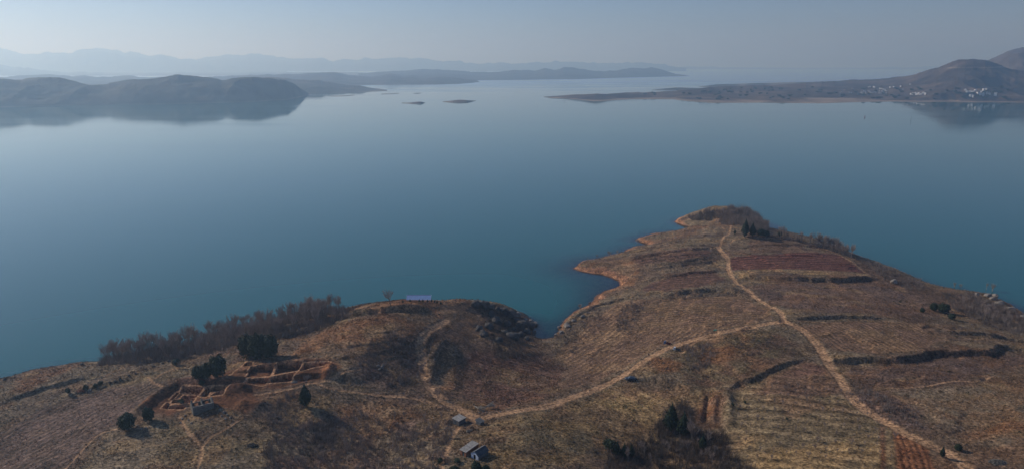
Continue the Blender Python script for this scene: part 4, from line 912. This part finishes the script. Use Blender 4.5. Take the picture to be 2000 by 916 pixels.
M_stone = mat('rubble_stone_wall', (.15, .135, .112), .95, var=.45, scale=2.2, bump=.7)
M_conc = mat('weathered_concrete', (.26, .235, .20), .9, var=.3, scale=1.2)
M_concd = mat('stained_concrete', (.12, .115, .11), .9, var=.3, scale=1.2)
M_brick = mat('orange_brick', (.33, .135, .07), .9, var=.3, scale=3)
M_bluew = mat('bluish_whitewash', (.50, .58, .70), .8, var=.12, scale=2)
M_corr = mat('grey_corrugated_sheet', (.33, .30, .26), .7, var=.3, scale=1.5)
M_darks = mat('dark_roofing_felt', (.075, .080, .085), .85, var=.4, scale=1.5)
M_blk = mat('doorway_shade_and_char', (.03, .028, .025), .9, var=.1)
M_metal = mat('painted_steel', (.5, .52, .56), .5, var=.1)

# roofless stone ruin with three gables
a, b, yaw, Ln = frame_from(378, 812, 419, 797)
ruin = empty('ruined_house', a, yaw); tag(ruin, 'small roofless grey stone house with three bare gables beside the dug squares', 'ruined house')
Wd_ = 5.0; hw, hg = 2.9, 4.5; th = .42
def wall_open(x0, x1, y0, y1, h, opens):
    bm = bmesh.new(); xs = [x0]
    for o0, o1, z0_, z1_ in opens:
        box(bm, (xs[-1], y0, -.8), (o0, y1, h)); 
        if z0_ > 0: box(bm, (o0 + .002, y0 + .003, -.8), (o1 - .002, y1 - .003, z0_))
        if z1_ < h: box(bm, (o0 + .002, y0 + .003, z1_), (o1 - .002, y1 - .003, h - .003))
        xs.append(o1)
    box(bm, (xs[-1], y0, -.8), (x1, y1, h)); return bm
bm_obj('front_wall', wall_open(th + .01, Ln - th - .01, 0, th, hw, []), M_stone, ruin)
bm_obj('back_wall', wall_open(th + .01, Ln - th - .01, Wd_ - th, Wd_, hw - .4, [(1.3, 2.5, 0, 2.2), (Ln * .5 + 1.2, Ln * .5 + 2.4, .6, 2.0)]), M_stone, ruin)
for k_, gx0 in enumerate((0, Ln * .5 - th / 2, Ln - th)):
    bm = bmesh.new(); pk = hg - (0, .1, .5)[k_]
    prism(bm, [(0, -.8), (Wd_, -.8), (Wd_, hw - .3), (Wd_ * .72, hw + .55), (Wd_ * .55, pk), (Wd_ * .45, pk), (Wd_ * .2, hw + .45), (0, hw + .02)] if k_ != 1 else [(th + .01, -.8), (Wd_ - th - .01, -.8), (Wd_ - th - .01, hw - .2), (Wd_ * .55, pk), (Wd_ * .45, pk), (th + .01, hw)], gx0, gx0 + th, 'yz')
    bm_obj('gable_wall', bm, M_stone, ruin)
bm = bmesh.new()
for i in range(40):
    c = (random.uniform(th + .3, Ln - th - .3), random.uniform(th + .3, Wd_ - th - .3), random.uniform(-.1, .25)); s = random.uniform(.12, .35); box(bm, [c[j] - s for j in range(3)], [c[j] + s for j in range(3)])
bm_obj('fallen_rubble', bm, M_stone, ruin)
bm = bmesh.new()
for i in range(26):
    x0 = i / 26 * Ln; box(bm, (x0 + .02, -.02, hw + .003), (x0 + Ln / 26 - .03, th + .03, hw + random.uniform(.05, .22)))
bm_obj('coping_stones', bm, M_conc, ruin)

# concrete hut with a flat slab roof
def hut(u0, v0, u1, v1, depth, h, name, label, wallm, roofm, slope=.0, over=.2, cat='hut', door=True):
    a, b, yaw, Ln = frame_from(u0, v0, u1, v1); t = empty(name, a, yaw); tag(t, label, cat)
    bm = bmesh.new(); th = .15
    box(bm, (0, depth - th, -.6), (Ln, depth, h)); box(bm, (0, th + .002, -.6), (th, depth - th - .002, h - .002)); box(bm, (Ln - th, th + .002, -.6), (Ln, depth - th - .002, h - .002))
    if door:
        d0, d1 = Ln * .35, Ln * .35 + .85; box(bm, (0, 0, -.6), (d0, th, h)); box(bm, (d1, 0, -.6), (Ln, th, h)); box(bm, (d0 + .002, .003, min(1.85, h - .2)), (d1 - .002, th - .003, h - .003))
    else: box(bm, (0, 0, -.6), (Ln, th, h))
    bm_obj('wall', bm, wallm, t)
    if door:
        bm = bmesh.new(); box(bm, (d0 + .02, .06, 0), (d1 - .02, .10, min(1.83, h - .22))); dr = bm_obj('door', bm, M_darks, t)
    bm = bmesh.new(); n = 14
    for i in range(n):   # ribbed sheet: each rib a shallow strip running down the slope
        x0 = -over + (Ln + 2 * over) * i / n; x1 = -over + (Ln + 2 * over) * (i + 1) / n - .01; e = .02 * (i % 2)
        prism(bm, [(-over, h + .004 + e), (depth + over, h + .004 + slope + e), (depth + over, h + .10 + slope + e), (-over, h + .10 + e)], x0, x1, 'yz')
    bm_obj('roof', bm, roofm, t); return t, Ln
hut(884, 827, 896, 832, 3.0, 2.0, 'concrete_hut', 'small square concrete hut with a pale flat roof where the tracks meet', M_concd, M_corr, slope=.15)
hut(929, 827, 938, 831, 1.5, 1.3, 'concrete_hut', 'tiny low shelter right of the flat-roofed hut', M_concd, M_darks, slope=.3)
hut(899, 888, 910, 892, 5.2, 1.75, 'brick_shed', 'narrow orange brick shed with a sloping grey sheet roof', M_brick, M_corr, slope=.5)
# gabled whitewashed shed beside it
a, b, yaw, Ln = frame_from(920, 893, 934, 899)
t = empty('gabled_shed', a, yaw); tag(t, 'dark-roofed shed with a bluish white gable front and black doorway', 'shed')
dp, hh, pk = 4.4, 1.5, 2.5
bm = bmesh.new()
for x0, x1, zz in ((0, Ln * .34, 0), (Ln * .66, Ln, 0)):
    zf = lambda x: hh + (pk - hh) * (1 - abs(x - Ln / 2) / (Ln / 2)); prism(bm, [(x0, -.6), (x1, -.6), (x1, zf(x1)), (x0, zf(x0))], 0, .14)
zf = lambda x: hh + (pk - hh) * (1 - abs(x - Ln / 2) / (Ln / 2)); prism(bm, [(Ln * .341, 1.45), (Ln * .659, 1.45), (Ln * .659, zf(Ln * .66)), (Ln / 2, pk), (Ln * .341, zf(Ln * .34))], .003, .137)
bm_obj('front_gable', bm, M_bluew, t)
bm = bmesh.new(); box(bm, (0, .145, -.6), (.14, dp, hh)); box(bm, (Ln - .14, .145, -.6), (Ln, dp, hh)); prism(bm, [(.145, -.6), (Ln - .145, -.6), (Ln - .145, hh), (Ln / 2, pk - .05), (.145, hh)], dp - .14, dp); bm_obj('wall', bm, M_concd, t)
bm = bmesh.new(); box(bm, (Ln * .345, .3, 0), (Ln * .655, .34, 1.4)); bm_obj('door', bm, M_blk, t)  # black panel painted as the shade inside the open doorway
for s in (0, 1):
    bm = bmesh.new(); e = .25; x0 = -e if s == 0 else Ln + e; z0 = hh - e * (pk - hh) / (Ln / 2)
    prism(bm, [(x0, z0 + .02), (Ln / 2, pk + .02), (Ln / 2, pk + .09), (x0, z0 + .09)], -.12, dp + .15); bm_obj('roof_slope', bm, M_darks, t)
bm = bmesh.new(); box(bm, (Ln / 2 - .07, -.14, pk + .06), (Ln / 2 + .07, dp + .16, pk + .13)); bm_obj('ridge_cap', bm, M_corr, t)
# rough stone cistern / trough beside the flat hut
p = at(917, 842); t = empty('feeding_trough', p, .5); tag(t, 'small pale stone trough lying beside the flat-roofed hut', 'trough')
bm = bmesh.new(); box(bm, (-1, -.35, -.1), (1, -.25, .4)); box(bm, (-1, .25, -.1), (1, .35, .4)); box(bm, (-1, -.248, -.1), (-.9, .248, .4)); box(bm, (.9, -.248, -.1), (1, .248, .4)); box(bm, (-.898, -.248, -.1), (.898, .248, .0)); bm_obj('basin', bm, M_conc, t)
bm = bmesh.new(); box(bm, (-.8, -.3, -.35), (-.5, .3, -.11)); box(bm, (.5, -.3, -.35), (.8, .3, -.11)); bm_obj('support', bm, M_conc, t)
p = at(922, 839, .45); bm = bmesh.new(); r_ = bmesh.ops.create_cone(bm, cap_ends=False, segments=20, radius1=.45, radius2=.45, depth=.24)
bm.free()
def torus(name, c, R_, r_, m, rot, parent=None, n=24, k=10):
    V, Fc = [], []
    for i in range(n):
        for j in range(k):
            A, B = 2 * math.pi * i / n, 2 * math.pi * j / k; V.append(((R_ + r_ * math.cos(B)) * math.cos(A), (R_ + r_ * math.cos(B)) * math.sin(A), r_ * math.sin(B)))
    for i in range(n):
        for j in range(k): Fc.append((i * k + j, ((i + 1) % n) * k + j, ((i + 1) % n) * k + (j + 1) % k, i * k + (j + 1) % k))
    o = link(name, np_mesh(name, np.array(V), np.array(Fc), m, True), parent, c, rot); return o
M_rub = mat('black_rubber', (.025, .025, .027), .8, var=.1)
tag(torus('old_tyre', at(922, 838, .5), .42, .13, M_rub, (R(75), 0, .4)), 'old tyre standing upright near the flat-roofed hut', 'tyre')

# blue-white sheet shelter on the crest, roof leaned back to catch more light
vb = next(v for v in np.arange(580, 610, .5) if max(at(u, v).y for u in (794, 812, 831)) < 335) + 1.5
a, b, yaw, Ln = frame_from(794, vb, 831, vb - .3)
a.z = max(float(gz(a.x + (b.x - a.x) * k, a.y + (b.y - a.y) * k)) for k in (0, .25, .5, .75, 1)); print('hoarding', vb, a, b)
t = empty('panel_shelter', a, 0); tag(t, 'long low shelter on the hilltop with a sloping pale blue sheet roof', 'shelter')
M_blue = mat('pale_blue_sheet', (.56, .70, .90), .6, var=.08, scale=.6); M_wht = mat('white_painted_frame', (.85, .87, .9), .6, var=.05)
TL = R(-48); SL_ = 2.7
bm = bmesh.new(); n = 9
for i in range(n): box(bm, (Ln * i / n + .012, 0, .1), (Ln * (i + 1) / n - .012, .05, SL_ - .45))
o = bm_obj('roof_sheet', bm, M_blue, t); o.rotation_euler.x = TL; o.location.z = .5
bm = bmesh.new(); box(bm, (-.12, -.03, -.1), (-.002, .1, SL_)); box(bm, (Ln + .002, -.03, -.1), (Ln + .12, .1, SL_)); box(bm, (0, -.03, -.1), (Ln, .08, .095)); o = bm_obj('frame', bm, M_wht, t); o.rotation_euler.x = TL; o.location.z = .5
bm = bmesh.new(); box(bm, (0, .0, SL_ - .44), (Ln, .06, SL_)); o = bm_obj('ridge_strip', bm, mat('grey_blue_strip', (.34, .40, .55), .6, var=.1), t); o.rotation_euler.x = TL; o.location.z = .5
for i in range(5):
    x0 = (Ln - .1) * i / 4 + .01
    for y0, z1_ in ((.08, .5), (1.75, 1.98)):
        bm = bmesh.new(); box(bm, (x0, y0, -1.2), (x0 + .08, y0 + .08, z1_)); bm_obj('support_post', bm, M_metal, t)

# vehicles
M_dark = mat('dark_blue_paint', (.02, .024, .034), .3, var=.05, spec=.5); M_glass = mat('window_glass', (.05, .06, .07), .08, var=.05, spec=.8); M_red = mat('red_paint', (.16, .04, .04), .4, var=.1)
M_bluep = mat('blue_paint', (.12, .15, .24), .4, var=.1); M_whp = mat('white_paint', (.66, .66, .64), .4, var=.08); M_rim = mat('wheel_metal', (.35, .35, .36), .4, metal=.6, var=.05); M_lamp = mat('lamp_glass', (.6, .6, .58), .2, var=.05)
def wheel(parent, c, r_, w, n=20):
    bm = bmesh.new(); cyl(bm, (0, 0, 0), r_, w, 'y', n); o = bm_obj('wheel', bm, M_rub, parent); o.location = c
    bm = bmesh.new(); cyl(bm, (0, 0, 0), r_ * .58, w + .02, 'y', n); bm_obj('rim', bm, M_rim, o); return o
a, b, yaw, _ = frame_from(1221, 743, 1243, 741)
p = (a + b) / 2; t = empty('parked_car', p, yaw + math.pi); tag(t, 'dark car parked just below the main track, light glinting on its windscreen', 'car')
bm = bmesh.new(); prism(bm, [(-2.2, .35), (2.15, .35), (2.25, .55), (2.2, .78), (1.25, .95), (-1.9, 1.0), (-2.25, .85), (-2.28, .5)], -.86, .86); bmesh.ops.bevel(bm, geom=bm.edges[:], offset=.06, segments=2, affect='EDGES'); bm_obj('body', bm, M_dark, t, True)
bm = bmesh.new(); A = [(-1.75, .98), (1.05, .95), (.35, 1.42), (-1.15, 1.45)]; V0 = [bm.verts.new((x, -.78 if i < 2 else -.6, z)) for i, (x, z) in enumerate(A)]; V1 = [bm.verts.new((x, .78 if i < 2 else .6, z)) for i, (x, z) in enumerate(A)]
bm.faces.new(V0); bm.faces.new(V1[::-1]); [bm.faces.new((V0[i], V1[i], V1[(i + 1) % 4], V0[(i + 1) % 4])) for i in range(4)]; bm_obj('cabin', bm, M_glass, t)
bm = bmesh.new(); prism(bm, [(-1.14, 1.452), (.34, 1.425), (.30, 1.47), (-1.08, 1.50)], -.6, .6); bm_obj('roof', bm, M_dark, t)
for x0 in (-1.35, 1.35):
    for y0 in (-.8, .8): wheel(t, (x0, y0, .33), .33, .22)
for y0 in (-.6, .6):
    bm = bmesh.new(); box(bm, (2.18, y0 - .16, .62), (2.27, y0 + .16, .76)); bm_obj('headlight', bm, M_lamp, t)
    bm = bmesh.new(); box(bm, (-2.31, y0 - .16, .68), (-2.24, y0 + .16, .82)); bm_obj('tail_light', bm, M_red, t)
for y0, s in ((-.9, 1), (.9, -1)):
    bm = bmesh.new(); box(bm, (.75, min(y0, y0 + .1 * s), .95), (.92, max(y0, y0 + .1 * s), 1.08)); bm_obj('wing_mirror', bm, M_dark, t)
def tricycle(u, v, yaw, label, cabm, bedm):
    p = at(u, v); t = empty('cargo_tricycle', p, yaw); tag(t, label, 'cargo tricycle')
    bm = bmesh.new(); prism(bm, [(.55, .45), (1.45, .45), (1.6, .9), (1.25, 1.6), (.55, 1.65)], -.55, .55); bmesh.ops.bevel(bm, geom=bm.edges[:], offset=.05, segments=1, affect='EDGES'); bm_obj('cab', bm, cabm, t)
    bm = bmesh.new(); prism(bm, [(1.56, 1.02), (1.585, 1.03), (1.30, 1.56), (1.275, 1.55)], -.46, .46); bm_obj('windscreen', bm, M_glass, t)
    bm = bmesh.new(); box(bm, (-1.5, -.65, .55), (.45, .65, .62)); box(bm, (-1.5, -.65, .625), (.45, -.6, .95)); box(bm, (-1.5, .6, .625), (.45, .65, .95)); box(bm, (-1.5, -.598, .625), (-1.45, .598, .95)); box(bm, (.4, -.598, .625), (.45, .598, 1.1)); bm_obj('cargo_bed', bm, bedm, t)
    bm = bmesh.new(); box(bm, (-1.4, -.3, .40), (1.4, -.22, .5)); box(bm, (-1.4, .22, .40), (1.4, .3, .5)); bm_obj('chassis', bm, M_rub, t)
    wheel(t, (1.35, 0, .28), .28, .14); wheel(t, (-1.0, -.62, .28), .28, .14); wheel(t, (-1.0, .62, .28), .28, .14)
    bm = bmesh.new(); cyl(bm, (1.62, 0, .8), .09, .06, 'x', 12); bm_obj('headlight', bm, M_lamp, t); return t
tricycle(1303, 673, 2.7, 'blue cargo tricycle with a dark red bed at the edge of the track', M_bluep, M_red)
tricycle(1322, 685, 2.75, 'white cargo tricycle with a pale bed across the track from the blue one', M_whp, M_concd)

# heaps and litter
def heap(u, v, wpx, h, n, m, name, label, cat, s0=.15):
    p = at(u, v); w = wpx / ppm(p) / 2; bm = bmesh.new()
    for i in range(n):
        r_ = w * math.sqrt(random.random()); a_ = random.random() * 6.283; zz = h * (1 - r_ / w) * random.random(); s = s0 * random.uniform(.6, 1.4)
        vs = box(bm, (-s, -s * .55, -s * .4), (s, s * .55, s * .4)); M_ = Matrix.Translation((r_ * math.cos(a_), r_ * .6 * math.sin(a_), zz)) @ Matrix.Rotation(random.random() * 6, 4, 'Z') @ Matrix.Rotation(random.uniform(-.6, .6), 4, 'X')
        for q in vs: q.co = M_ @ q.co
    o = bm_obj(name, bm, m); o.location = p; tag(o, label, cat)
heap(157, 764, 17, 1.1, 220, M_brick, 'brick_heap', 'low heap of red bricks on the slope above the left field', 'brick heap', .17)
heap(174, 762, 9, .6, 40, M_conc, 'stone_heap', 'small heap of pale stones right of the red brick heap', 'stone heap', .2)
heap(575, 746, 12, .6, 120, M_conc, 'stone_heap', 'pale stone heap on the bend of the footpath by the dug squares', 'stone heap', .16)
heap(1398, 645, 9, .5, 60, mat('faded_green_netting', (.10, .26, .19), .8, var=.2), 'netting_heap', 'crumpled green netting lying beside the track left of the junction', 'netting', .25)
heap(492, 870, 20, .7, 60, M_blk, 'charred_timber', 'scatter of charred dark timber on the grass below the ruin', 'timber', .35)
heap(1950, 903, 36, 1.0, 260, M_stone, 'brush_heap', 'grey brush and stone heap at the lower right edge', 'brush heap', .16)
for u, v, rz, l in ((927, 795, .4, 'felled leafless tree lying beside the valley track'), (936, 800, 1.6, 'second felled tree lying across the first')):
    p = at(u, v, .4); o = bare(p, 6.5, l, name='felled_tree', cat='felled tree', var=BD, wide=.7); o.rotation_euler = (R(82), 0, rz)
# lake markers
def marker(u, v, h, r_, col, label, name, cat):
    x, y = unproj(u, v, 0.0); t = empty(name, (float(x), float(y), 0)); tag(t, label, cat); m = mat(name + '_paint', col, .6, var=.1)
    bm = bmesh.new(); cyl(bm, (0, 0, h * .5 - 1), r_, h + 2, 'z', 12); bm_obj('mast', bm, m, t)
    bm = bmesh.new(); q = bmesh.ops.create_cone(bm, cap_ends=True, segments=14, radius1=r_ * 3.2, radius2=r_ * 2.2, depth=1.2); bm_obj('float', bm, m, t)
marker(1779, 236, 11, .28, (.05, .06, .08), 'tall thin dark mast standing in the lake off the village', 'channel_mast', 'mast'); marker(1689, 230, 5, .8, (.16, .03, .05), 'short dark red buoy in the lake left of the tall mast', 'buoy', 'buoy'); marker(1102, 197.5, 9, .5, (.06, .07, .08), 'dark post in the water at the tip of the long spit', 'channel_mast', 'mast')

# ------------------------------------------------------------------ far village
FV, FFs, off = [], [], 0
for k_ in FARB:
    v_, f_ = FARB[k_]; FV.append(v_); FFs.append(f_ + off); off += len(v_)
keys = list(FARB); 
def far_bvh(sel):
    v_, f_ = FARB[sel]; return BVHTree.FromPolygons([tuple(q) for q in v_.tolist()], [tuple(q) for q in f_.tolist()])
BR = far_bvh('far_shore11')
def far_at(u, v):
    dx, dy, dz = [float(q) for q in ray(u, v)]; h = BR.ray_cast(Vector((0, 0, CAMZ)), Vector((dx, dy, dz)).normalized()); return h[0]
M_ww = mat('whitewashed_wall', (.80, .78, .75), .8, var=.06, scale=.3); M_tile = mat('grey_tile_roof', (.16, .15, .15), .85, var=.2, scale=.5); M_gw = mat('grey_village_wall', (.38, .38, .40), .8, var=.1, scale=.3)
def house_meshes(w, d, h, gable, wm):
    bm = bmesh.new(); box(bm, (-w / 2, -d / 2, -4), (w / 2, d / 2, h))
    if gable: prism(bm, [(-d / 2, h + .003), (d / 2, h + .003), (0, h + d * .28)], -w / 2 + .01, w / 2 - .01, 'yz')
    me = bpy.data.meshes.new('wall'); bmesh.ops.recalc_face_normals(bm, faces=bm.faces); bm.to_mesh(me); bm.free(); me.materials.append(wm)
    bm = bmesh.new()
    if gable:
        for s in (-1, 1): prism(bm, [(s * (d / 2 + .5), h - .1), (0, h + d * .28 + .12), (0, h + d * .28 + .42), (s * (d / 2 + .5), h + .2)], -w / 2 - .4, w / 2 + .4, 'yz')
    else:
        box(bm, (-w / 2 - .2, -d / 2 - .2, h + .01), (w / 2 + .2, d / 2 + .2, h + .5))
    mr = bpy.data.meshes.new('roof'); bmesh.ops.recalc_face_normals(bm, faces=bm.faces); bm.to_mesh(mr); bm.free(); mr.materials.append(M_tile if gable else M_gw)
    bm = bmesh.new(); box(bm, (-.6, -.05, -.75), (.6, .05, .75))
    mw = bpy.data.meshes.new('window'); bm.to_mesh(mw); bm.free(); mw.materials.append(M_glass); spots = [(-w / 2 + w * (i + .5) / 3, -d / 2 - .02, 1.8 + fl * 3) for fl in range(1 if h < 6 else 2) for i in ((0, 2) if h < 6 else (0, 1, 2))]; return me, mr, mw, spots
HV = [house_meshes(9, 6, 6, False, M_ww), house_meshes(11, 7, 4, True, M_ww), house_meshes(7, 6, 8, False, M_ww)]; HG = [house_meshes(11, 7, 3.5, True, M_gw), house_meshes(9, 6, 3.5, True, M_gw)]
def house(u, v, label, group, var, s=1.0):
    p = far_at(u, v)
    if p is None: return
    t = empty('village_house', p, random.uniform(.25, .9)); t.scale = (s, s, s); a, b, c, sp_ = random.choice(var); tag(t, label, 'house', group); link('wall', a, t); link('roof', b, t)
    for q in sp_: link('window', c, t, q)
z5 = lambda X_, Y_: (1640 + X_ * .17, 140 + Y_ * .17)
for X_, Y_ in ((820, 265), (840, 266), (870, 255), (885, 266), (905, 264), (925, 268), (945, 266), (960, 258), (985, 266)): house(*z5(X_, Y_), 'white house in the tight row in the middle of the far shore', 'white row on the far shore', HV, .9)
for X_, Y_ in ((1445, 215), (1460, 240), (1478, 236), (1495, 238), (1520, 238), (1537, 234), (1555, 232), (1590, 252), (1610, 266), (1625, 248), (1650, 222), (1685, 208), (1650, 260), (1645, 280), (1685, 260), (1720, 266), (1500, 283), (1530, 290), (1700, 246), (1635, 262)):
    house(*z5(X_, Y_), 'white house in the hillside cluster at the far right', 'white hillside cluster', HV, 1.0)
house(*z5(1787, 282), 'largest square white house right of the hillside cluster on the far shore', None, [HV[2]], 1.5)
for X_, Y_ in ((330, 186), (348, 186), (390, 186), (405, 188), (465, 200), (478, 203), (500, 208), (520, 214), (580, 190), (622, 186), (700, 180), (810, 152)): house(*z5(X_, Y_), 'scattered white house on the rise above the grey village', 'white houses above the grey village', HV, .8)
for i in range(44): house(*z5(250 + 300 * random.random(), 222 + 34 * random.random()), 'grey-roofed house packed in the far village', 'grey houses of the far village', HG, .8)
for X_, Y_ in ((15, 238), (110, 244), (130, 248), (65, 214), (730, 210), (150, 200)): house(*z5(X_, Y_), 'small outlying house at the left end of the far village', 'outlying far houses', HG, .8)
p1, p2 = far_at(1886, 175.5), far_at(1909, 175.5)
# trees dotted over the far peninsula
for i in range(150):
    u = 1180 + 800 * random.random() ** .8; v = 172 + 26 * random.random(); p = far_at(u, v)
    if p is None or p.z < 2.5 or p.y > 4500: continue
    t = empty('evergreen_tree', p - Vector((0, 0, .5)), random.random() * 6); s = random.uniform(7, 13); t.scale = (s * 1.5, s * 1.3, s * .75); tag(t, 'dark tree dotted over the low far peninsula', 'evergreen tree', 'trees on the far peninsula')
    a_, b_ = random.choice(EV['clump']); link('trunk', a_, t); link('crown', b_, t)
